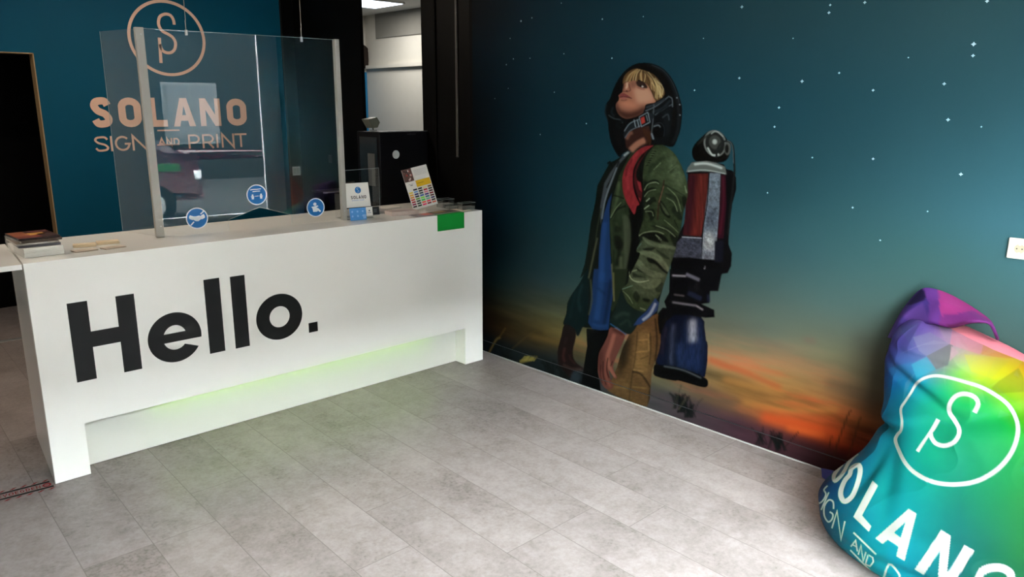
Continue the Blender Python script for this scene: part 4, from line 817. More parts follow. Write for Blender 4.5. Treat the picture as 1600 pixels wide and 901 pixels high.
# hanging wires
for u, lab in ((.23, 'thin wire from the ceiling to the left part of the acrylic screen'), (.875, 'thin wire from the ceiling to the right part of the acrylic screen')):
    c = Mscr @ Vector((u, 0, 0)); th = thing('hanging_wire', lab, 'wire', (c.x, c.y, SZ), 0)
    bm = bmesh.new(); tube(bm, [(0, 0, .0), (0.0, 0, .05), (.002, 0, .06), (0, 0, ZC - SZ - .001)], [.002, .0022, .0015, .0013], 6); obj('wire', bm, mat('steel_wire', '#a8a49a', .4, .5, metal=.5), th)
    bm = bmesh.new(); box(bm, -.006, .006, -.005, .006, -.022, .006, bev=.001); obj('clamp', bm, M_alu, th)

# stickers on the screen
M_sblue = mat('sticker_blue', '#0f6cb4', .4, .4, var=.03); M_swhite = mat('sticker_white', '#dfe6ee', .45, .4, var=.01)
def sticker(u, z, r, lab, shapes):
    c = Mscr @ Vector((u, -.0022, z)); th = thing('round_sticker', lab, 'sticker', c, math.atan2(tx.y, tx.x), 'round blue notices on the acrylic screen')
    bm = bmesh.new(); prism(bm, disc(0, 0, r, 48), 1, -.0006, -.0001); obj('sticker_rim', bm, M_swhite, th)
    bm = bmesh.new(); prism(bm, disc(0, 0, r * .9, 48), 1, -.0011, -.0007); obj('sticker_field', bm, M_sblue, th)
    bm = bmesh.new()
    for pts in shapes: prism(bm, [(x * r, y * r) for x, y in pts], 1, -.0016, -.0012)
    obj('pictogram', bm, M_swhite, th)
def rib(pts, w): return ribbon(np.array(pts, float), w).tolist()
hands = [[(-.72, .16), (-.62, .34), (-.36, .22), (-.28, .12), (-.40, -.14), (-.68, -.02)], [(.72, .16), (.62, .36), (.40, .24), (.28, .12), (.40, -.14), (.70, -.02)],
         [(-.40, .20), (-.1, .18), (.2, .24), (.42, .14), (.36, -.10), (.1, -.28), (-.15, -.26), (-.38, -.08)], rib([(-.62, -.62), (-.30, -.30)], .12), rib([(.34, .36), (.64, .62)], .12)]
dist = [rib([(-.62, .50), (-.3, .54), (.1, .53), (.45, .56)], .09), rib([(-.4, .32), (0, .35), (.35, .34)], .08), disc(-.42, -.02, .09, 12), [(-.60, -.12), (-.42, -.1), (-.24, -.14), (-.3, -.22), (-.32, -.42), (-.52, -.42), (-.52, -.24)], disc(.42, .0, .09, 12), [(.24, -.1), (.42, -.08), (.6, -.12), (.52, -.22), (.52, -.40), (.32, -.40), (.3, -.2)], rib([(-.18, -.14), (.18, -.12)], .05)]
cough = [disc(-.08, .36, .18, 18), [(-.50, .10), (-.2, .12), (.24, .22), (.30, .10), (.05, .02), (.30, -.12), (.58, -.42), (.44, -.52), (.25, -.35), (.12, -.45), (-.30, -.45), (-.36, -.1)]]
sticker(.197, 1.187, .060, 'lowest left round blue sticker with a crossed-out handshake pictogram', hands)
sticker(.544, 1.296, .060, 'highest round blue sticker with two figures keeping distance', dist)
sticker(.904, 1.194, .058, 'right-hand round blue sticker with a person coughing into the elbow', cough)

# ================================================================== WALL SIGN
M_sign = mat('blush_acrylic_letters', '#d2ad99', .5, .3, var=.02)
sign = thing('wall_sign', 'pale peach wall lettering SOLANO SIGN AND PRINT under a ringed monogram on the blue wall', 'sign', (-1.0, YB, 1.9))
def wall_xz(x, y):
    d = CF + CR * (x - 800) / FPX + CU * (450.5 - y) / FPX; t = (YB - .004 - CAM[1]) / d[1]; Pq = CAM + t * d; return float(Pq[0]), float(Pq[2])
def signpart(name, bm, lab=None):
    o = obj(name, bm, M_sign, sign, label=lab); o.location = Vector((1.0, -YB, -1.9)); return o
def sletter(ch, xl, xr, zb, zt, tz, name='letter'):
    hh = zt - zb; w_ = (xr - xl) / hh; bm = bmesh.new()
    if tz > .05 and ch in 'AN':
        q = lambda L: [(xl + u * (xr - xl), zb + v * hh) for u, v in L]
        if ch == 'A': prism(bm, q([(0, 0), (.35, 1), (.65, 1), (1, 0), (.72, 0), (.66, .2), (.34, .2), (.28, 0)]), 1, YB - .005, YB - .001, holes=[q([(.5, .74), (.59, .40), (.41, .40)])])
        else: prism(bm, q([(0, 0), (0, 1), (.29, 1), (.73, .40), (.73, 1), (1, 1), (1, 0), (.71, 0), (.27, .60), (.27, 0)]), 1, YB - .005, YB - .001)
        signpart(name, bm); return
    letter_bm(bm, ch, w_, tz / hh, lambda u, v, d: (xl + u * hh, YB - .001 - d, zb + v * hh), .004)
    signpart(name, bm)
def pxletter(ch, x0, x1, yt, yb, ypos, tz, xm=None):
    (xa, zt) = wall_xz(x0, yt); (xa2, zb) = wall_xz(x0, yb); (xb, _) = wall_xz(x1, ypos)
    return xa, xb, zb, zt
ZB1, ZT1 = wall_xz(160, 193)[1], wall_xz(160, 148)[1]
ZB2, ZT2 = wall_xz(160, 230)[1], wall_xz(160, 205)[1]
for ch, x0, x1 in [('S', 141.5, 174), ('O', 184.5, 220), ('L', 232, 260), ('A', 269.5, 304), ('N', 312, 344), ('O', 354, 384.5)]:
    xa = wall_xz(x0, 170)[0]; xb = wall_xz(x1, 170)[0]; zb = wall_xz((x0 + x1) / 2, 192.5)[1] if False else ZB1
    sletter(ch, xa, xb, 1.625, 1.862, .056)
for ch, x0, x1 in [('S', 147, 169), ('I', 171.5, 175.5), ('G', 179, 203.5), ('N', 206, 230), ('P', 294, 312), ('R', 316, 334), ('I', 337.5, 341), ('N', 346, 366), ('T', 367, 385.5)]:
    xa = wall_xz(x0, 217)[0]; xb = wall_xz(x1, 217)[0]
    sletter(ch, xa, xb, 1.435, 1.556, .0155)
for ch, x0, x1 in [('A', 246.5, 258), ('N', 259.5, 268.5), ('D', 270.5, 280)]:
    xa = wall_xz(x0, 214)[0]; xb = wall_xz(x1, 214)[0]; sletter(ch, xa, xb, 1.468, 1.530, .012)
for y in (203.5, 226):
    xa, za = wall_xz(246, y); xb, zb = wall_xz(280.5, y); z_ = (za + zb) / 2
    signpart('rule_bar', B(xa, xb, YB - .005, YB - .001, z_ - .006, z_ + .006))
def monogram(F, tw):
    pass
# ring
def ringbm(cx, cz, rx, rz, t, F, n=72):
    bm = bmesh.new(); V = []
    for i in range(n):
        a = 2 * math.pi * i / n; c, s = math.cos(a), math.sin(a)
        V.append([bm.verts.new(F(cx + (rx + k) * c, cz + (rz + k) * s, d)) for k, d in ((-t / 2, 0), (t / 2, 0), (t / 2, .004), (-t / 2, .004))])
    for i in range(n):
        for k in range(4): bm.faces.new((V[i][k], V[i][(k + 1) % 4], V[(i + 1) % n][(k + 1) % 4], V[(i + 1) % n][k]))
    bmesh.ops.recalc_face_normals(bm, faces=bm.faces); return bm
WF = lambda u, v, d: (u, YB - .001 - d, v)
L_, R_ = wall_xz(201.5, 55), wall_xz(318.5, 62); T_, Bt = wall_xz(257, 2), wall_xz(265, 116.5)
rcx, rcz = (L_[0] + R_[0]) / 2, (T_[1] + Bt[1]) / 2
signpart('ring', ringbm(rcx, rcz, (R_[0] - L_[0]) / 2, (T_[1] - Bt[1]) / 2, .024, WF))
Sg = lambda L: [wall_xz(190 + x / 7.51, y / 7.51) for x, y in L]
def stroke_bm(pts, t, sm=6):
    p = smoothpath(pts, False, sm) if sm else np.array(pts); bm = bmesh.new(); a = ribbon(p, t); n = len(a) // 2; L = a[:n]; R = a[n:][::-1]
    V = [[bm.verts.new(WF(*L[i], 0)), bm.verts.new(WF(*L[i], .004)), bm.verts.new(WF(*R[i], .004)), bm.verts.new(WF(*R[i], 0))] for i in range(n)]
    for i in range(n - 1):
        for k in range(4): bm.faces.new((V[i][k], V[i][(k + 1) % 4], V[i + 1][(k + 1) % 4], V[i + 1][k]))
    bm.faces.new(V[0][::-1]); bm.faces.new(V[-1]); bmesh.ops.recalc_face_normals(bm, faces=bm.faces); return bm
signpart('monogram_s', stroke_bm(Sg([(618, 290), (608, 235), (575, 182), (515, 165), (455, 190), (434, 245), (440, 305), (480, 365), (545, 400), (600, 440), (632, 500), (625, 570), (590, 612), (540, 620), (490, 600), (462, 560), (450, 520)]), .023))
signpart('monogram_stem', stroke_bm(Sg([(443, 442), (463, 738)]), .024, 0))

# ================================================================== THINGS ON THE COUNTER
M_paper = mat('white_paper', '#e2e0da', .7, .3, var=.02); M_cream = mat('cream_card', '#dcc7a6', .7, .3, var=.05)
M_print = printmat('printed_paper', .45, .4)
def stack(name, lab, cat, cx, cy, w_, d_, hh, rot, m, group=None, z=H, n=5, cap=None):
    th = thing(name, lab, cat, (cx, cy, z + .0005), rot, group)
    rr = random.Random(len(lab)); bm = bmesh.new()
    for i in range(n):
        j = (rr.uniform(-1, 1) * .002, rr.uniform(-1, 1) * .002)
        box(bm, -w_ / 2 + j[0], w_ / 2 + j[0], -d_ / 2 + j[1], d_ / 2 + j[1], hh * i / n, hh * (i + .93) / n)
    obj('sheets', bm, m, th); 
    if cap: quads_mesh('cover', [([(x0 * w_, y0 * d_, hh + .0004 + k * .0002) for x0, y0 in ((a, b), (c, b), (c, d), (a, d))], col) for k, (a, b, c, d, col) in enumerate(cap)], M_print, th)
    return th
stack('paper_ream', 'white block of paper at the left front corner of the counter, under the magazines', 'stack of paper', -2.652, .262, .166, .235, .044, 0, M_paper, n=6)
mg = mat('magazine_pages', '#8f8782', .6, .4, var=.2, nscale=40)
z = H + .0450
for i, (c, m2, lab) in enumerate([('#4b4a52', '#2c2b33', 'lowest grey magazine in the pile on the white paper block'), ('#b8b2ab', '#8b7b6c', 'pale magazine in the middle of the pile on the paper block'), ('#51463e', '#6d5a48', 'brown magazine near the top of the pile on the paper block'), ('#2a1714', '#3a1a14', 'topmost dark magazine with red and yellow cover on the pile')]):
    th = thing('magazine', lab, 'magazine', (-2.658 + .004 * i - .012 * (i % 2), .285 + .012 * i, z), math.radians(-2 + 1.5 * i), 'magazines piled at the left end of the counter')
    obj('pages', B(-.088, .088, -.12, .12, 0, .0085), mat('pages_%s' % c[1:], c, .6, .4, var=.15, nscale=60), th)
    bm = bmesh.new(); box(bm, -.0895, .0895, -.1215, .1215, .0087, .0095); obj('cover', bm, mat('cover_%s' % m2[1:], m2, .3, .5, var=.3, nscale=15), th)
    if i == 3:
        quads_mesh('cover_picture', [([(a * .85, b * .85, .0098), (c_ * .85, b * .85, .0098), (c_ * .85, d * .85, .0098), (a * .85, d * .85, .0098)], col) for a, b, c_, d, col in [(-.1, -.13, .02, -.04, '#7a2a1c'), (.02, -.13, .1, 0, '#3a1814'), (-.1, -.04, -.02, .13, '#8a4a28'), (-.02, -.04, .06, .05, '#c08a40'), (.0, .06, .1, .13, '#5a2018')]], M_print, th)
    z += .0100
tr = thing('acrylic_tray', 'low clear acrylic tray left of the magazine pile', 'tray', (-2.750, .28, H + .0005), math.radians(3))
bm = bmesh.new(); box(bm, .004, .008, -.13, .16, 0, .075); obj('tray_walls', bm, M_acr, tr)
for i, (cx, cy, rt, c, lab) in enumerate([(-2.44, .30, -.25, '#dcc7a6', 'cream business card pile, rear left of the four on the counter'), (-2.475, .165, .12, '#c9bcab', 'beige business card pile, front left of the four on the counter'),
      (-2.325, .315, -.18, '#dcc7a6', 'cream business card pile, rear right of the four on the counter'), (-2.345, .155, .2, '#bfb1a1', 'beige business card pile, front right of the four on the counter')]):
    cap = [(-.5, -.5, .5, .5, c), (-.34, -.2, .30, .2, '#b3a695')] if i % 2 else [(-.5, -.5, .5, .5, c)]
    stack('business_cards', lab, 'business cards', cx, cy, .102, .064, .012 if i % 2 == 0 else .005, rt, M_cream if i % 2 == 0 else mat('beige_card', '#b9ab9b', .7, .3), group='business card piles on the counter', cap=cap, n=3)

# SOLANO card on its clear stand with blue leaflets and cards in front
sc = thing('logo_card', 'square white card with blue round logo and SOLANO text on a clear stand', 'display card', (-.87, .185, H + .0005), math.radians(-7))
Mc = Matrix.Rotation(math.radians(-12), 4, 'X')
bm = B(-.085, .085, 0, .003, .078, .232, M=Mc); obj('card_face', bm, M_paper, sc)
def on(M_, pts, y=-.0006): return [M_ @ Vector((x, y, z_)) for x, z_ in pts]
o = quads_mesh('card_logo', [(on(Mc, disc(.008, .186, .021, 24)), '#1273bb')], M_print, sc)
bm = bmesh.new(); 
for p_ in (ribbon(smoothpath([(.015, .197), (.008, .201), (.001, .195), (.008, .187), (.015, .179), (.008, .172), (.002, .176)], False, 4), .002),):
    vs = [bm.verts.new(v) for v in on(Mc, p_, -.0010)]; bm.faces.new(vs)
obj('card_monogram', bm, mat('pale_ink', '#cfe0ee', .6, .3), sc)
bm = bmesh.new(); xx = -.046
for ch, w_ in zip('SOLANO', (.013, .0145, .012, .015, .0145, .0145)):
    letter_bm(bm, ch, w_ / .020, .19, lambda u, v, d, x0=xx: Mc @ Vector((x0 + u * .020, -.0004 - d, .131 + v * .020)), .0003); xx += w_ + .0045
obj('card_text', bm, mat('dark_ink', '#2b2b33', .6, .3), sc)
bm = bmesh.new(); xx = -.042
for ch, w_ in zip('SIGNANDPRINT', (.0055, .002, .006, .006, .005, .005, .005, .0055, .0055, .002, .0055, .006)):
    letter_bm(bm, ch, w_ / .0065, .2, lambda u, v, d, x0=xx: Mc @ Vector((x0 + u * .0065, -.0004 - d, .1185 + v * .0065)), .0003); xx += w_ + (.0065 if ch in 'ND' and w_ in (.006, .005) and xx < .03 and ch == 'D' else .002)
obj('card_small_text', bm, mat('blue_ink', '#6c8fc4', .6, .3), sc)
bm = bmesh.new(); box(bm, -.088, .1, -.004, .05, .0, .003); box(bm, -.088, .09, .006, .009, .003, .14, M=Mc); box(bm, -.088, .09, -.012, -.009, .003, .060, M=Mc); obj('clear_stand', bm, M_acr, sc)
lf = thing('blue_leaflet', 'light blue leaflet with white icons leaning below the SOLANO card', 'leaflet', (-.895, .155, H + .0005), math.radians(-7))
Ml = Matrix.Rotation(math.radians(-8), 4, 'X')
obj('leaflet_sheet', B(-.062, .050, 0, .0015, 0, .078, M=Ml), mat('leaflet_blue', '#4f96dc', .4, .4, var=.12, nscale=25), lf)
q = []
for i in range(3):
    for j in range(2): q.append((on(Ml, disc(-.045 + .036 * i, .055 - .028 * j, .0065, 10), -.0005), '#8fbdf0'))
for i in range(3): q.append((on(Ml, [(.028 + i * .007, .008), (.032 + i * .007, .008), (.032 + i * .007, .034), (.028 + i * .007, .034)], -.0005), '#a9cdf5'))
for q_ in q: quads_mesh('leaflet_icon', [q_], M_print, lf)
c1 = thing('small_card', 'small white business card standing right of the blue leaflet', 'business card', (-.82, .150, H + .0005), math.radians(-7))
obj('card_sheet', B(-.022, .022, 0, .001, .022, .078, M=Ml), M_paper, c1); quads_mesh('card_mark', [(on(Ml, disc(0, .055, .005, 10), -.0005), '#2a3a55'), (on(Ml, [(-.012, .04), (.012, .04), (.012, .044), (-.012, .044)], -.0005), '#8a94a5')], M_print, c1)
obj('card_foot', B(-.022, .022, 0, .02, 0, .0215, M=Ml), M_acr, c1)
c2 = thing('black_card', 'small black business card standing right of the white one', 'business card', (-.765, .155, H + .0005), math.radians(-7))
obj('card_sheet', B(-.026, .022, 0, .001, .022, .075, M=Ml), mat('black_ink_card', '#17191f', .5, .4), c2); quads_mesh('card_text', [(on(Ml, [(-.018, .04 + k * .008), (.004, .04 + k * .008), (.004, .0425 + k * .008), (-.018, .0425 + k * .008)], -.0005), '#6a6e78') for k in range(3)], M_print, c2)
obj('card_foot', B(-.026, .022, 0, .02, 0, .0215, M=Ml), M_acr, c2)
# acrylic brochure holder behind the card
bh = thing('acrylic_holder', 'empty clear acrylic brochure holder behind the SOLANO card', 'brochure holder', (-.80, .285, H + .0005), math.radians(8))
bm = bmesh.new(); box(bm, -.155, .165, .0, .004, 0, .305); box(bm, -.155, -.151, .004, .07, 0, .16); box(bm, .161, .165, .004, .07, 0, .30); box(bm, -.155, .165, .004, .07, 0, .004)
obj('holder_walls', bm, M_acr, bh)
bm = bmesh.new(); tube(bm, [(-.155, .002, .306), (.165, .002, .306)], .0016, 6); tube(bm, [(.166, .002, .0), (.166, .002, .306)], .0012, 6); obj('polished_rim', bm, mat('acrylic_rim', '#8f9a9c', .3, .5), bh)

# colour chart leaning back
cc_ = thing('colour_chart', 'tall leaning colour swatch chart with yellow block and photo, right side of the counter', 'colour chart', (-.262, .30, H + .016), math.radians(-10))
CWd, CH = .200, .287
# lean: top goes left in the photo as well as back
Mt = Matrix.Rotation(math.radians(-14), 4, 'X') @ Matrix.Rotation(math.radians(-10.5), 4, 'Y')
obj('chart_board', B(-CWd / 2, CWd / 2, 0, .003, 0, CH, M=Mt), M_paper, cc_)
def cq(a, b, c, d, col, y=-.0006): return (on(Mt, [(-CWd / 2 + a * CWd, b * CH), (-CWd / 2 + c * CWd, b * CH), (-CWd / 2 + c * CWd, d * CH), (-CWd / 2 + a * CWd, d * CH)], y), col)
q = [cq(.0, .69, .37, 1, '#5a3f3a'), cq(.40, .52, .98, .68, '#e0b516')]
rp = random.Random(2)
for i in range(22):
    a, b = rp.uniform(.01, .28), rp.uniform(.70, .95); q.append(cq(a, b, a + rp.uniform(.04, .09), b + rp.uniform(.015, .05), rp.choice(['#c9b8b0', '#8a5a50', '#2c1c1c', '#a8342c', '#3c2b2a', '#b59a90', '#6d4a42']), -.0009 - i * .00001))
for i in range(7): q.append(cq(.44, .93 - i * .022, .93, .935 - i * .022, '#a9a9b0'))
q += [cq(.10, .615, .30, .625, '#9a9a9a'), cq(.16, .585, .26, .6, '#4a4a4a'), cq(.45, .60, .70, .61, '#7a6310', -.0009)]
pal = ['#141a40', '#141414', '#e6d8a0', '#7d5a3c', '#6fa0dc', '#2c2c24', '#c01c34', '#33402a', '#16207a', '#3c5058', '#e88aa0', '#501828', '#101c38', '#2c68c0', '#4a1c8a', '#8a1024', '#6aa830', '#84f040', '#2c7c90', '#501014', '#104030', '#2ad858', '#70c8a0', '#281c60', '#14342a', '#ff6a40', '#ff3a5a', '#2a1010', '#20422c', '#ff3c78', '#8a1422', '#e0604a']
for r_ in range(8):
    for c_ in range(4): 
        a = .22 + c_ * .195; b = .455 - r_ * .057; q.append(cq(a, b, a + .155, b + .036, pal[r_ * 4 + c_]))
for r_, col in enumerate(['#e8cc40', '#f0b020', '#ee9420', '#d84a28', '#b01c2c', '#90104c', '#30101c']): q.append(cq(.03, .40 - r_ * .057, .18, .436 - r_ * .057, col))
quads_mesh('chart_print', q, M_print, cc_)
obj('easel_back', B(-.02, .02, .004, .007, 0, .22, M=Matrix.Rotation(math.radians(-30), 4, 'X')  if False else Mt), M_paper, cc_)

def flyers(name, lab, cx, cy, w_, d_, hh, rot, col, cap=None, m=None): stack(name, lab, 'flyers', cx, cy, w_, d_, hh, rot, m or mat('flyer_%s' % col[1:], col, .6, .35, var=.1, nscale=60), 'flyer piles at the right end of the counter', cap=cap)
flyers('flyer_pile', 'thick pile of pale pinkish flyers just left of the colour chart', -.53, .21, .20, .11, .024, math.radians(-8), '#cfbfb8', [(-.5, -.5, .5, .5, '#c9b6b0'), (-.4, -.3, .4, .3, '#a89a98')])
flyers('flyer_pile', 'flat red and grey flyer lying in front of the colour chart', -.44, .07, .21, .09, .004, math.radians(4), '#9a9094', [(-.5, -.5, .5, .5, '#8a8388'), (-.15, -.4, .35, .45, '#c56a62')])
flyers('flyer_pile', 'dark glossy leaflet lying over the green card on the counter edge', -.28, .085, .22, .10, .006, math.radians(6), '#b0a79a', [(-.5, -.5, .5, .5, '#4d4a44'), (-.35, -.2, .1, .35, '#9c8a5c')])
flyers('flyer_pile', 'white leaflet fanned out right of the dark leaflet', -.13, .10, .15, .10, .004, math.radians(-14), '#ddd3bd', [(-.5, -.5, .5, .5, '#e0d8c5')])
flyers('flyer_pile', 'grey flyer pile between the acrylic holder and the pale flyers', -.60, .385, .13, .14, .016, math.radians(6), '#8d8a88')
flyers('flyer_pile', 'curled white brochure behind the flyer piles', -.50, .50, .30, .09, .010, math.radians(9), '#c9c5be')
for cx, cy, w_, d_, hh, rt, lab, ins in [(-.085, .30, .10, .08, .058, -.08, 'clear card box with white cards right of the colour chart', '#b9b7b4'), (-.075, .215, .125, .06, .028, -.05, 'low clear box with white cards in front of the taller clear box', '#c9c7c4'), (-.070, .085, .115, .06, .046, -.04, 'clear acrylic card box at the right end of the counter', '#8d8a86')]:
    th = thing('card_box', lab, 'card box', (cx, cy, H + .0045 if cy < .1 else H + .0005), rt, 'clear card boxes at the right end of the counter'); t = .002
    bm = bmesh.new(); box(bm, -w_ / 2, w_ / 2, -d_ / 2, -d_ / 2 + t, 0, hh); box(bm, -w_ / 2, w_ / 2, d_ / 2 - t, d_ / 2, 0, hh); box(bm, -w_ / 2, -w_ / 2 + t, -d_ / 2 + t, d_ / 2 - t, 0, hh); box(bm, w_ / 2 - t, w_ / 2, -d_ / 2 + t, d_ / 2 - t, 0, hh)
    obj('box_walls', bm, acrylic('box_acrylic', (.8, .82, .82), 1.5) if 'box_acrylic' not in bpy.data.materials else bpy.data.materials['box_acrylic'], th)
    obj('cards', B(-w_ / 2 + .004, w_ / 2 - .004, -d_ / 2 + .004, d_ / 2 - .004, 0.0005, hh * .45), mat('cards_%s' % ins[1:], ins, .6, .3), th)
    bm = bmesh.new(); c_ = [(-w_ / 2, -d_ / 2), (w_ / 2, -d_ / 2), (w_ / 2, d_ / 2), (-w_ / 2, d_ / 2), (-w_ / 2, -d_ / 2)]; tube(bm, [(x, y, hh + .001) for x, y in c_], .0009, 6); obj('polished_rim', bm, MATS['acrylic_rim'], th)

# ================================================================== BEHIND THE COUNTER
cab = thing('black_cabinet', 'tall matt black cabinet with grey glazed side and white round sticker behind the counter', 'cabinet', (-.07, .93, 0))
Mb = mat('cabinet_black', '#040407', .45, .2, var=.15)
bm = bmesh.new(); box(bm, -.225, .215, -.13, .17, 0, 1.618, bev=.004); obj('cabinet_body', bm, Mb, cab)
obj('glazed_side', B(-.231, -.2255, -.10, .13, 1.10, 1.58), mat('dark_grey_glass', '#22272a', .15, .5), cab)
obj('paper_notice', B(-.2345, -.2315, -.07, .02, 1.22, 1.46), mat('grey_notice', '#4d5152', .7, .3), cab)
bm = bmesh.new(); prism(bm, disc(-.085, 1.452, .031, 32), 1, -.1335, -.1305); obj('round_sticker', bm, mat('sticker_pale', '#b9bdbb', .5, .4), cab, label='white round sticker')
obj('top_edge', B(-.225, .215, -.131, -.128, 1.6185, 1.6215), mat('edge_grey', '#6d7072', .4, .4), cab)
obj('door_handle', B(.02, .10, -.1345, -.1305, 1.595, 1.602), mat('edge_grey2', '#2a2b2d', .4, .4), cab)
cam_ = thing('desk_lamp', 'small grey folded lamp head standing on top of the black cabinet', 'lamp', (-.20, 1.02, 1.6225), math.radians(20))
bm = bmesh.new(); box(bm, -.02, .02, -.02, .02, 0, .006); tube(bm, [(0, 0, .004), (-.02, 0, .05)], .005, 8); obj('lamp_base', bm, mat('lamp_grey', '#55564f', .5, .4), cam_)
bm = bmesh.new(); prism(bm, [(-.10, .085), (.01, .10), (.045, .06), (.015, .022), (-.045, .02)], 1, -.03, .03); obj('lamp_head', bm, mat('lamp_grey2', '#77786c', .4, .4, var=.2), cam_)
bx_ = thing('white_box', 'small white box topped with dark cloth on the desk behind the acrylic holder', 'box', (-.05, 1.30, 0), 0)
# shelf / desk behind
desk = thing('work_desk', 'dark back desk with pale edge seen through the acrylic screen', 'desk', (-.12, 1.62, 0))
obj('desk_top', B(-.31, .24, -.20, -.02, 1.128, 1.140), mat('dark_desk_top', '#141414', .4, .3), desk)
obj('desk_edge', B(-.31, .24, -.204, -.2005, 1.128, 1.140), mat('grey_desk_edge', '#77746e', .4, .4), desk)
for x in (-.27, .20): obj('desk_leg', B(x - .02, x + .02, -.18, -.04, 0, 1.1275), Mb, desk)
bx_.location = (.045, 1.50, 1.1405)
obj('box_body', B(-.045, .045, -.045, .045, 0, .185), M_paper, bx_)
bm = bmesh.new(); box(bm, -.05, .055, -.05, .05, .1855, .22, bev=.012); obj('cloth', bm, mat('dark_cloth', '#15181a', .8, .2), bx_)
sw = thing('wall_switch', 'grey square switch plate on the black side wall behind the screen', 'switch', (XW, 3.0, 0))
sw.location = (.09, YB - .005, 1.19)
bm = bmesh.new(); box(bm, -.042, .042, -.010, -.0005, -.042, .042, bev=.003); obj('switch_plate', bm, mat('grey_switch', '#8d8f8d', .5, .4), sw)
for x in (-.018, .018): obj('rocker', B(x - .014, x + .014, -.013, -.0105, -.028, .028), mat('grey_switch2', '#77797a', .5, .4), sw)
ck = thing('dark_round_clock', 'dark round clock edge visible at the left side of the workshop opening', 'clock', (XW + .05, OY1 - .02, 0))
ck.location = (X2 - .13, Y2 - .001, 2.46)
bm = bmesh.new(); prism(bm, disc(0, 0, .17, 40), 1, -.05, -.001); obj('clock_body', bm, mat('dark_brown_clock', '#1a110d', .4, .4), ck)
bm = bmesh.new(); prism(bm, disc(0, 0, .145, 40), 1, -.056, -.0505); obj('clock_face', bm, mat('clock_face_dark', '#241a14', .3, .4), ck)
# handle strip on the black side wall
hs = thing('door_pull_bar', 'slim grey vertical bar on the black wall left of the mural', 'handle', (XW - .001, .437, 1.45))
bm = bmesh.new(); box(bm, -.012, 0, -.008, .008, 0, 1.45, bev=.002); obj('pull_bar', bm, mat('pull_grey', '#4a4642', .4, .4), hs)
obj('end_cap', B(-.013, 0, -.009, .009, -.012, -.0005), mat('pull_grey2', '#3a3734', .4, .4), hs)
# ceiling light panel of the workshop
cl = thing('ceiling_light', 'bright white LED ceiling panel in the workshop beyond the opening', 'ceiling light', (1.84, 4.14, ZC))
obj('light_frame', B(-.31, .31, -.31, .31, -.02, -.0005), M_white, cl)
obj('diffuser', B(-.29, .29, -.29, .29, -.024, -.0205), mat('led_panel', '#ffffff', .5, emit='#dbe9ff', estr=.5), cl)
area('light_source', (0, 0, -.03), (0, 0, 0), .56, .56, 2.2, (1.0, .93, .82), parent=cl)

# unseen warm fill lamps, added to lift the counter top and blue wall
for x, y, p_, lab in [(-1.3, 1.6, 1.92, 'added warm fill lamp on the ceiling above the passage behind the counter'), (-3.4, 1.4, 2.28, 'added warm fill lamp on the ceiling near the dark doorway'), (-1.8, -2.2, 1.8, 'added warm fill lamp on the ceiling above the open floor')]:
    rl = thing('fill_lamp', lab, 'ceiling lamp', (x, y, ZC), 0, 'warm fill lamps added on the ceiling')
    obj('lamp_housing', B(-.62, .62, -.10, .10, -.05, -.0005), M_white, rl); obj('diffuser', B(-.60, .60, -.08, .08, -.054, -.0505), mat('fill_diffuser', '#ffffff', .5, emit='#ffe2bd', estr=.5), rl)
    area('fill_source', (0, 0, -.06), (0, 0, 0), 1.15, .15, p_, (1.0, .84, .68), parent=rl)
# socket on the mural wall
so = thing('wall_socket', 'white square power socket on the mural at the right edge', 'socket', (XW - .0045, -3.189, 1.248))
Mso = mat('socket_white', '#a9a598', .4, .4, var=.01)
bm = bmesh.new(); box(bm, -.010, 0, -.0425, .0425, -.0425, .0425, bev=.003); obj('socket_frame', bm, Mso, so)
bm = bmesh.new(); prism(bm, [(-.028, -.028), (.028, -.028), (.028, .028), (-.028, .028)], 0, -.013, -.0105, holes=[disc(0, 0, .0195, 32)[::-1]]); obj('socket_insert', bm, Mso, so)
bm = bmesh.new(); prism(bm, disc(0, 0, .0193, 32), 0, -.0112, -.0103); obj('socket_well', bm, mat('socket_well', '#8a836f', .5, .4), so)
for y in (-.0095, .0095): bm = bmesh.new(); prism(bm, disc(y, 0, .0026, 12), 0, -.0118, -.0113); obj('pin_hole', bm, mat('dark_hole', '#1a1815', .6, .2), so)
for z_ in (-.0165, .0165): obj('earth_clip', B(-.0125, -.0113, -.004, .004, z_ - .002, z_ + .002), M_alu, so)

# ================================================================== FLOOR TAPE
tp = thing('floor_tape', 'red and black floor marking tape reading VOEGDEN left of the counter', 'floor tape', (-3.0, .035, 0))
TF = lambda L: None
t0 = np.array((-2.785, .055)); tdir = np.array((1.0, -.088)); tdir /= np.linalg.norm(tdir); tn = np.array((-tdir[1], tdir[0]))
def tpt(u, v, z_=.0010): q_ = t0 + tdir * u + tn * v; return (q_[0] + 3.0, q_[1] - .035, z_)
Mred = mat('tape_red', '#862428', .6, .3, var=.1); Mtb = mat('tape_black', '#050505', .5, .3)
def tq(name, u0, u1, v0, v1, sk, m_):
    bm = bmesh.new(); bm.faces.new([bm.verts.new(tpt(u0, v0)), bm.verts.new(tpt(u1, v0)), bm.verts.new(tpt(u1 + sk, v1)), bm.verts.new(tpt(u0 + sk, v1))]); return obj(name, bm, m_, tp)
tq('black_line', -.62, -.002, -.008, .009, 0, Mtb); tq('black_line', -.62, .008, -.072, -.055, 0, Mtb)
for k in range(9):
    tq('red_dash', -.034 - k * .045, -.018 - k * .045, .014, .030, .018, Mred); tq('red_dash', -.020 - k * .045, -.004 - k * .045, -.094, -.078, .018, Mred)
xx = -.044
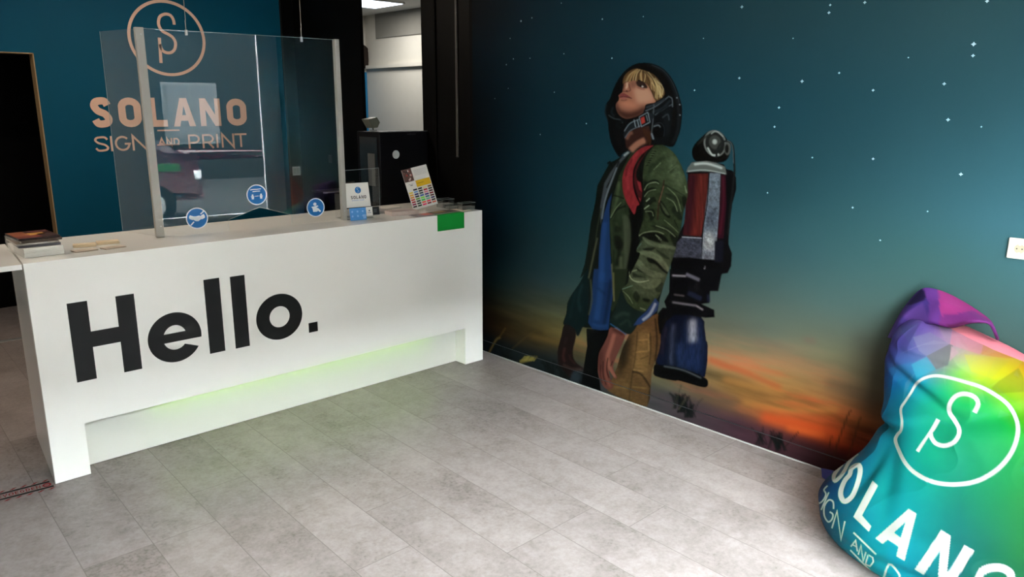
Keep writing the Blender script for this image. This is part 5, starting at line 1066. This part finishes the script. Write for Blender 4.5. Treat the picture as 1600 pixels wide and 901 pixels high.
for ch, w_ in zip('NEDGEOVEBNO', (.018, .015, .017, .018, .015, .020, .018, .015, .017, .018, .020)):
    xx -= w_; bm = bmesh.new()
    if ch == 'B':
        for zc_ in (0, .5): letter_bm(bm, 'D', w_ / .0165, .26, lambda u, v, d, x0=xx, z0_=zc_: tpt(x0 + u * .0165, -.047 + (v * .5 + z0_) * .031, .0008 + d), .0003)
    else: letter_bm(bm, ch, w_ / .031, .15, lambda u, v, d, x0=xx: tpt(x0 + u * .031, -.047 + v * .031, .0008 + d), .0003)
    obj('tape_letter', bm, Mred, tp); xx -= .0055
n = 28; bm = bmesh.new(); V = [(bm.verts.new(tpt(-.017 + .010 * math.cos(2 * math.pi * i / n), -.031 + .011 * math.sin(2 * math.pi * i / n))), bm.verts.new(tpt(-.017 + .019 * math.cos(2 * math.pi * i / n), -.031 + .021 * math.sin(2 * math.pi * i / n)))) for i in range(n)]
for i in range(n): bm.faces.new((V[i][0], V[i][1], V[(i + 1) % n][1], V[(i + 1) % n][0]))
obj('stop_symbol', bm, Mred, tp); tq('stop_bar', -.024, -.010, -.035, -.028, 0, Mred)

# ================================================================== BEAN BAG
bag = thing('bean_bag', 'large rainbow-printed bean bag with white SOLANO logo leaning against the mural', 'bean bag', (-.15, -3.4, 0))
zs = [0, .04, .10, .18, .28, .38, .48, .58, .68, .78, .85, .91, .94]
prof = [(-2.80, -4.02, -.62, .06), (-2.73, -4.08, -.68, .09), (-2.70, -4.12, -.70, .12), (-2.70, -4.12, -.69, .132), (-2.765, -4.08, -.65, .132), (-2.835, -4.02, -.60, .132), (-2.865, -3.95, -.53, .132), (-2.855, -3.87, -.46, .13), (-2.835, -3.78, -.40, .125), (-2.815, -3.68, -.34, .12), (-2.82, -3.58, -.26, .11), (-2.865, -3.46, -.16, .10), (-2.93, -3.34, -.04, .08)]
NV, NU = 560, 1000
zz = np.linspace(0, 1, NV); zsn = np.array(zs)
tk = np.linspace(0, 1, len(zs))
def cr(vals):
    p = smoothpath([(t_, v_) for t_, v_ in zip(tk, vals)], False, 12); return np.interp(zz, p[:, 0], p[:, 1])
yl, yr, xf, xb = [cr([p_[i] for p_ in prof]) for i in range(4)]; zc = cr(zs)
th_ = np.interp(np.linspace(0, 1, NU), [0, .09, .91, 1], [-math.pi, -math.radians(105), math.radians(115), math.pi])
cth, sth = np.cos(th_), np.sin(th_)
ex_ = 2 / 2.25
sx = np.sign(cth) * np.abs(cth) ** ex_; sy = np.sign(sth) * np.abs(sth) ** ex_
CX = (xf + xb) / 2; RX = (xb - xf) / 2; CY = (yl + yr) / 2; RY = (yl - yr) / 2
# u: sx -> -x (front), sy -> +y (left)
PX = CX[:, None] - RX[:, None] * sx[None]; PY = CY[:, None] + RY[:, None] * sy[None]; PZ = np.repeat(zc[:, None], NU, 1)
# top falls towards the right; shear grows with height
tz = (PZ / .965)
PZ = PZ - (tz ** 2) * .26 * np.clip((-2.93 - PY) / .45, 0, 1.5) * .55
PZ = np.maximum(PZ, 0)
# soft wrinkles and dents
Nn = np.stack([-RY[:, None] * sx[None], RX[:, None] * sy[None]], -1); Nn /= np.maximum(np.linalg.norm(Nn, axis=-1, keepdims=True), 1e-6)
cyl = th_[None] * .62 + 0 * PZ
w1 = fbm(cyl * 2.2 + PZ * 1.6 + 15, PZ * 3 - cyl * 1.2 + 9, 3, 3) - .5
ridge = 1 - np.abs(fbm(cyl * 2.0 + PZ * 2.2 + 12, PZ * 2.0 - cyl * 1.8 + 19, 23, 3) * 2 - 1)
amp = np.clip(PZ / .15, 0, 1)
disp = amp * (w1 * .020 + (ridge ** 6) * .005) * np.clip((math.pi - np.abs(th_))[None] / .5, 0, 1)
def dent(y0, z0, ry, rz, ang, d, xx_lim=.2):
    dy, dz = PY - y0, PZ - z0; u = dy * math.cos(ang) + dz * math.sin(ang); v = -dy * math.sin(ang) + dz * math.cos(ang)
    return d * np.exp(-(u / ry) ** 2 - (v / rz) ** 2) * (sx[None] > -.1)
disp += dent(-2.86, .50, .10, .022, -.35, -.050) + dent(-2.95, .56, .16, .03, -.5, .018) + dent(-3.0, .40, .05, .16, -.3, -.018) + dent(-2.92, .36, .03, .10, .25, -.022)
disp += dent(-3.05, .80, .22, .022, .10, -.028) + dent(-3.15, .855, .20, .03, .25, .018) + dent(-3.0, .72, .2, .02, .35, -.020) + dent(-3.35, .70, .25, .03, -.35, -.022) + dent(-3.3, .62, .3, .05, -.3, .014)
disp += dent(-3.1, .22, .35, .03, -.25, -.010) + dent(-3.2, .12, .3, .02, -.1, -.012)
PX = PX + Nn[..., 0] * disp; PY = PY + Nn[..., 1] * disp
PX = np.minimum(PX, XW - .018)
BP = np.stack([PX, PY, PZ], -1)
# ---- print design (flat artwork of the front panel, in photo-like panel coordinates)
bc = [((1443, 470), '#7b48b8'), ((1405, 510), '#5a3fa0'), ((1385, 560), '#3c4898'), ((1378, 620), '#1c5890'), ((1376, 660), '#0f5590'), ((1420, 545), '#54589f'), ((1460, 510), '#8a68b8'), ((1490, 520), '#d9a0cf'), ((1530, 525), '#f29ab4'), ((1560, 545), '#f0a074'), ((1590, 560), '#f2a040'),
      ((1440, 590), '#3498b4'), ((1410, 600), '#206f9c'), ((1470, 575), '#8a9a98'), ((1500, 580), '#a0e070'), ((1530, 590), '#c8e850'), ((1570, 575), '#f0dc3a'), ((1598, 580), '#f8d030'), ((1540, 620), '#66d066'), ((1590, 625), '#a8dc48'), ((1480, 600), '#58c880'), ((1440, 630), '#159884'), ((1410, 650), '#0c7a90'), ((1470, 650), '#0ea878'),
      ((1510, 660), '#0fc070'), ((1560, 670), '#22c868'), ((1598, 660), '#70d850'), ((1400, 700), '#0a7a94'), ((1450, 710), '#0aa080'), ((1520, 720), '#06b070'), ((1580, 720), '#05b860'), ((1340, 740), '#1a5fa0'), ((1305, 760), '#26489c'), ((1295, 800), '#1c4f98'), ((1370, 760), '#0b7a9c'), ((1430, 770), '#078a8c'), ((1500, 780), '#06966c'), ((1590, 780), '#04a050'),
      ((1330, 820), '#116aa4'), ((1350, 870), '#1274a8'), ((1400, 850), '#0a7d9c'), ((1460, 840), '#0a8880'), ((1540, 850), '#068a64'), ((1598, 860), '#059048'), ((1420, 895), '#0a7f98'), ((1500, 900), '#07826c'), ((1700, 700), '#30b040'), ((1700, 560), '#f0a030'), ((1700, 900), '#10803c'), ((1280, 900), '#14508c')]
bf = rbf([c[0] for c in bc], [c[1] for c in bc], 1.0)
BV = Canvas(1260, 430, 440, 560, 2.2)
bx, by = BV.coords(); BV.a[:] = bf(bx, by)
fx = lambda L: [(1240 + x / 3.755, 420 + y / 3.755) for x, y in L]
for pts, c, a in [([(780, 510), (915, 440), (935, 450), (905, 565), (835, 588), (800, 530)], '#7d7f80', .85), ([(700, 400), (800, 370), (915, 440), (780, 510), (735, 480)], '#8f8fae', .5), ([(850, 335), (930, 330), (915, 440), (880, 400)], '#b59ab8', .7), ([(935, 330), (1160, 400), (1140, 470), (1090, 500), (980, 465), (918, 440)], '#f49cb0', .7), ([(925, 450), (970, 490), (915, 540)], '#d8b0b8', .8), ([(1120, 410), (1320, 470), (1260, 530), (1100, 500)], '#ef9a50', .6),
                  ([(1160, 700), (1200, 660), (1320, 580), (1352, 640), (1352, 720), (1200, 730)], '#9aa83a', .6), ([(1000, 500), (1352, 530), (1320, 570), (1180, 650), (1040, 600)], '#e8e040', .45), ([(690, 560), (780, 515), (835, 590), (720, 640)], '#4ab4c8', .6), ([(550, 585), (690, 540), (720, 640), (600, 660)], '#2f7fae', .35), ([(640, 480), (780, 510), (700, 545), (560, 580)], '#47609c', .4)]:
    BV.poly(fx(pts), c, blur=.5, al=a)
rb = random.Random(9)
for _ in range(60):   # faint facets of the print
    x, y = rb.uniform(1380, 1600), rb.uniform(480, 640 if rb.random() < .7 else 900); s_ = rb.uniform(20, 60)
    BV.poly([(x, y), (x + rb.uniform(-s_, s_), y + rb.uniform(-s_, s_)), (x + rb.uniform(-s_, s_), y + rb.uniform(-s_, s_))], rb.choice(['#ffffff', '#103040', '#00c080', '#40a0c0']), al=.045)
WH = '#efefe6'; g6 = lambda L: [(1380 + x / 4.505, 570 + y / 4.505) for x, y in L]; g7 = lambda L: [(1270 + x / 4.482, 700 + y / 4.482) for x, y in L]
def ringstroke(pts, w_, sm=6):
    p = smoothpath(pts, True, sm); r = ribbon(p, w_, True); BV.put(BV.cover(r), WH)
ringstroke(g6([(370, 75), (470, 90), (580, 120), (690, 155), (790, 210), (870, 270), (922, 345), (948, 430), (940, 520), (900, 620), (830, 710), (740, 778), (640, 822), (520, 840), (400, 833), (300, 803), (210, 748), (150, 680), (110, 600), (86, 530), (100, 490), (124, 460), (132, 400), (124, 310), (155, 255), (195, 195), (235, 130), (290, 92)]), [4.8, 6, 6.5, 7, 7, 6.6, 5.5, 4.2, 3.6, 4.6])
BV.stroke(g6([(642, 335), (668, 275), (650, 232), (605, 208), (550, 204), (500, 228), (467, 280), (468, 335), (505, 392), (534, 450), (528, 502), (490, 548), (430, 568), (372, 552), (340, 510), (335, 480)]), 7, WH, sm=5)
BV.stroke(g6([(388, 382), (350, 450), (305, 510), (240, 608)]), [7, 7, 4.6, 6.2], WH, sm=4)
BV.poly(g7([(418, 225), (457, 262), (345, 470), (410, 545), (392, 585), (283, 480)]), WH)
r_ = np.array(g7([(672, 422), (727, 458), (642, 790), (583, 755), (600, 690), (525, 640), (488, 670), (437, 630)])); BV.poly(r_, WH)
hole_c = bf(np.array([g7([(610, 585)])[0][0]]), np.array([g7([(610, 585)])[0][1]]))[0]
BV.put(BV.cover(g7([(648, 518), (568, 590), (615, 625)])), tuple(((x * 12.92) if x < .0031308 else 1.055 * x ** (1 / 2.4) - .055) for x in hole_c))
BV.poly(g7([(900, 570), (967, 612), (775, 887), (712, 848)]), WH); BV.poly(g7([(900, 570), (967, 612), (942, 850), (955, 1010), (880, 1010), (878, 880), (893, 700)]), WH); BV.poly(g7([(1062, 675), (1133, 715), (955, 1000), (890, 960)]), WH)
ringstroke(g7([(1160, 930), (1180, 870), (1235, 840), (1320, 838), (1385, 880), (1375, 960), (1320, 1080), (1220, 1080), (1160, 1010)]), 13)
ringstroke(g7([(318, 118), (332, 160), (312, 250), (275, 335), (225, 372), (198, 340), (198, 290), (225, 225), (258, 185), (272, 140)]), [8, 7.5, 8, 7, 7])
BV.stroke(g7([(318, 38), (285, 60), (248, 105), (225, 150), (195, 195), (155, 228), (148, 190), (180, 140), (205, 110)]), [3, 5, 5.5, 6, 6, 5.5], WH, sm=4)
for pts, w_, sm in [([(103, 262), (78, 290), (92, 320), (75, 360), (45, 385), (30, 365)], 2.4, 4), ([(112, 308), (58, 432)], 2.4, 0), ([(145, 425), (142, 375), (112, 362), (82, 405), (80, 470), (108, 515), (135, 495), (140, 462), (118, 445)], 2.5, 4), ([(133, 560), (170, 440), (197, 640), (225, 510)], 2.6, 0), ([(285, 590), (443, 743)], 2.8, 0), ([(262, 712), (412, 868)], 2.4, 0), ([(266, 688), (300, 645), (312, 722)], 2.2, 0), ([(280, 676), (308, 690)], 1.8, 0), ([(318, 745), (338, 680), (352, 795), (372, 725)], 2.2, 0), ([(388, 745), (368, 812), (400, 826), (424, 795), (420, 765), (388, 745)], 2.2, 0), ([(490, 930), (533, 812), (590, 860), (608, 905), (560, 930)], 3.2, 3)]:
    BV.stroke(g7(pts), w_, WH, sm=sm)
bpx, bp_y = project(BP)
cc2 = BV.sample(bpx, bp_y)
front = np.repeat((sx > -.25)[None], NV, 0)
back_c = bf(np.clip(bpx, 1290, 1650), np.clip(bp_y, 470, 900))
cc2 = np.where(front[..., None], cc2, back_c)
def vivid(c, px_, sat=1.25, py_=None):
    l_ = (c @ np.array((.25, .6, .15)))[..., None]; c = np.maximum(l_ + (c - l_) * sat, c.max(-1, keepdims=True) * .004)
    c = c * np.interp(px_, [1280, 1390, 1480, 1600], [.26, .34, .205, .155])[..., None]  # colours lightened leftwards, where less light reaches the bag
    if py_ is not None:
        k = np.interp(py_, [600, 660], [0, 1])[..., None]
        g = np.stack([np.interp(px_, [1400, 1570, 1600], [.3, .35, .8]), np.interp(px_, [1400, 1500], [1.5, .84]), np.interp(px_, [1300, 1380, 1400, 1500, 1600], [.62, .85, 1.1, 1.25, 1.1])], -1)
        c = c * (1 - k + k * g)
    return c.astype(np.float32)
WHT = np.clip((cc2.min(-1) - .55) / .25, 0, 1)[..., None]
cc2 = (vivid(cc2, bpx, np.interp(bp_y, [540, 640], [1.0, 1.2])[..., None], bp_y) * (1 - WHT) + cc2 * WHT * np.interp(bpx, [1280, 1400, 1600], [.32, .26, .20])[..., None]).astype(np.float32)  # white marks also lightened leftwards against the light fall-off
M_bag = printmat('printed_polyester', rough=.65, spec=.10, bump=.15, bscale=900, sheen=0.0)
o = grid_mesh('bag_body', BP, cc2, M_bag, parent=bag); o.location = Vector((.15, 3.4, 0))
# closing top and bottom of the body
bm = bmesh.new(); vs = [bm.verts.new(BP[-1, i]) for i in range(0, NU - 1, 8)]; c0 = bm.verts.new(BP[-1].mean(0) + np.array((0, 0, .02)))
for i in range(len(vs)): bm.faces.new((vs[i], vs[(i + 1) % len(vs)], c0))
o = obj('bag_top', bm, mat('bag_pink_top', '#8a4a52', .65, .1), bag, smooth=True); o.location = Vector((.15, 3.4, 0))
# folded flap of the cover rising behind the top
def pxat(x, y, X):
    d = CF + CR * (x - 800) / FPX + CU * (450.5 - y) / FPX; t = (X - CAM[0]) / d[0]; return CAM + t * d
top = [(1388, 527), (1405, 494), (1422, 470), (1443, 451), (1470, 455), (1498, 468), (1524, 484), (1548, 503), (1560, 530)]
mid = [(1400, 528), (1415, 500), (1432, 484), (1453, 478), (1474, 478), (1498, 484), (1520, 492), (1546, 505), (1559, 530)]
low = [(1412, 530), (1424, 512), (1440, 505), (1456, 502), (1484, 508), (1508, 503), (1528, 501), (1546, 506), (1558, 530)]
xs_t = [.02, .03, .05, .06, .06, .06, .05, .03, .0]; xs_m = [-.02, -.02, -.02, -.03, -.045, -.05, -.05, -.03, -.01]; xs_l = [-.01, -.03, -.06, -.085, -.10, -.11, -.11, -.07, -.02]
def rowpts(px_, xs_): return np.array([pxat(a, b, c) for (a, b), c in zip(px_, xs_)])
R3 = [rowpts(top, xs_t), (rowpts(top, xs_t) + rowpts(mid, xs_m)) / 2 + np.array((-.012, 0, .0)), rowpts(mid, xs_m), rowpts(low, xs_l), rowpts(low, xs_l) + np.array((.035, 0, -.012))]
grid = []
for r in R3:
    q_ = np.stack([np.interp(np.linspace(0, 1, 65), np.linspace(0, 1, 9 * 6 - 5), smoothpath(r, False, 6)[:, k]) for k in range(3)], -1); grid.append(q_)
G = np.stack([np.stack([np.interp(np.linspace(0, 1, 33), np.linspace(0, 1, 25), smoothpath([g[i] for g in grid], False, 6)[:, k]) for k in range(3)], -1) for i in range(65)], 1)
gx, gy = project(G)
FV = Canvas(1380, 440, 190, 100, 4); FV.a[:] = lin('#6b45a4')
for pts, c, bl in [([(560, 400), (680, 200), (755, 115), (800, 190), (800, 320), (700, 420)], '#5b43a6', 1), ([(640, 270), (760, 200), (800, 310), (700, 330)], '#7a52b6', .8), ([(670, 210), (755, 118), (790, 150), (770, 185), (690, 215)], '#33245e', .5), ([(757, 110), (830, 125), (850, 135), (868, 275), (860, 330), (795, 320), (798, 200)], '#8a4ab6', .3),
    ([(848, 120), (960, 150), (1080, 240), (1180, 330), (1050, 250), (950, 270), (865, 276)], '#d94aa8', .3), ([(865, 276), (950, 268), (1050, 248), (1200, 340), (1230, 440), (1000, 420), (840, 380)], '#a441a4', .3), ([(900, 330), (1000, 308), (1130, 318), (1210, 420), (1000, 400)], '#7d2a68', .8)]:
    FV.poly(fx(pts), c, blur=bl)
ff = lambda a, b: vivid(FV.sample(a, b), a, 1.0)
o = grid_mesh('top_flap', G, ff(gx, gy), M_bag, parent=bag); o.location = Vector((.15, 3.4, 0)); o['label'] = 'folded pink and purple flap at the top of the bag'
sol = o.modifiers.new('thickness', 'SOLIDIFY'); sol.thickness = .004; sol.offset = -1
# corner tag of the seam on the floor
bm = bmesh.new(); a = [(1283, 731), (1300, 735), (1312, 742), (1300, 768), (1287, 775)]
p3 = [pxat(x, y, X) for (x, y), X in zip(a, (.085, .06, .0, -.05, .0))]
vs = [bm.verts.new(p_) for p_ in p3]; vb = [bm.verts.new(p_ + np.array((.012, -.02, 0))) for p_ in p3]
bm.faces.new(vs); bm.faces.new(vb[::-1])
for i in range(5): bm.faces.new((vs[i], vb[i], vb[(i + 1) % 5], vs[(i + 1) % 5]))
bmesh.ops.recalc_face_normals(bm, faces=bm.faces)
o = obj('seam_corner', bm, mat('bag_indigo', '#272a66', .55, .3), bag); o.location = Vector((.15, 3.4, 0)); o['label'] = 'indigo seam corner sticking out at the floor'

# ================================================================== STREET OUTSIDE (seen mirrored in the acrylic)
bd = thing('street_facade', 'pale brick building across the street mirrored in the acrylic screen', 'building', (-1, -16, -.06))
Mbr = mat('grey_brick', '#151716', .9, .2, var=.3, nscale=8); Mwf = mat('facade_window_frame', '#4a4e4e', .6, .3); Mwg = mat('facade_dark_glass', '#20282c', .1, .5)
obj('wall', B(-14, 14, -.3, 0, 0, 7.5), Mbr, bd)
for i in range(9):
    for zf in (.9, 3.6):
        x = -11 + i * 2.6
        f = obj('window', B(x - .65, x + .65, .0005, .06, zf, zf + 1.5), Mwf, bd)
        bm = bmesh.new(); box(bm, x - .58, x - .04, .0605, .07, zf + .07, zf + 1.43); box(bm, x + .04, x + .58, .0605, .07, zf + .07, zf + 1.43); obj('pane', bm, Mwg, f)
car = thing('red_car', 'dark red car with green stripe parked outside, mirrored in the acrylic screen', 'car', (-2.1, -9.2, -.06), math.radians(12))
Mcar = mat('car_dark_red', '#360814', .25, .5, coat=.8); Mtyre = mat('tyre_black', '#111112', .8, .2)
bm = bmesh.new(); side = [(-2.0, .35), (-1.98, .75), (-1.7, .95), (-1.1, 1.05), (-.55, 1.5), (.9, 1.52), (1.55, 1.1), (1.95, 1.0), (2.0, .4)]
prism(bm, side, 1, -.85, .85); bmesh.ops.bevel(bm, geom=[e for e in bm.edges if abs(e.verts[0].co.y - e.verts[1].co.y) < .01], offset=.08, segments=2, affect='EDGES'); obj('body', bm, Mcar, car)
obj('side_window', B(-.75, .95, .852, .86, 1.08, 1.42), Mwg, car); obj('green_stripe', B(-1.7, 1.7, .853, .862, .86, .98), mat('stripe_green', '#1a4a20', .4, .4), car)
for x in (-1.3, 1.25):
    bm = bmesh.new(); bmesh.ops.create_cone(bm, cap_ends=True, segments=32, radius1=.34, radius2=.34, depth=.22, matrix=Matrix.Translation((x, .78, .34)) @ Matrix.Rotation(math.radians(90), 4, 'X')); wh = obj('wheel', bm, Mtyre, car)
    bm = bmesh.new(); bmesh.ops.create_cone(bm, cap_ends=True, segments=24, radius1=.2, radius2=.18, depth=.02, matrix=Matrix.Translation((x, .905, .34)) @ Matrix.Rotation(math.radians(90), 4, 'X')); obj('hub_cap', bm, M_alu, wh)
bm = bmesh.new(); box(bm, 1.75, 1.99, .55, .84, .72, .86, bev=.03); obj('headlight', bm, mat('headlight_glass', '#cfd6d8', .1, .5), car)

bpy.context.view_layer.update()
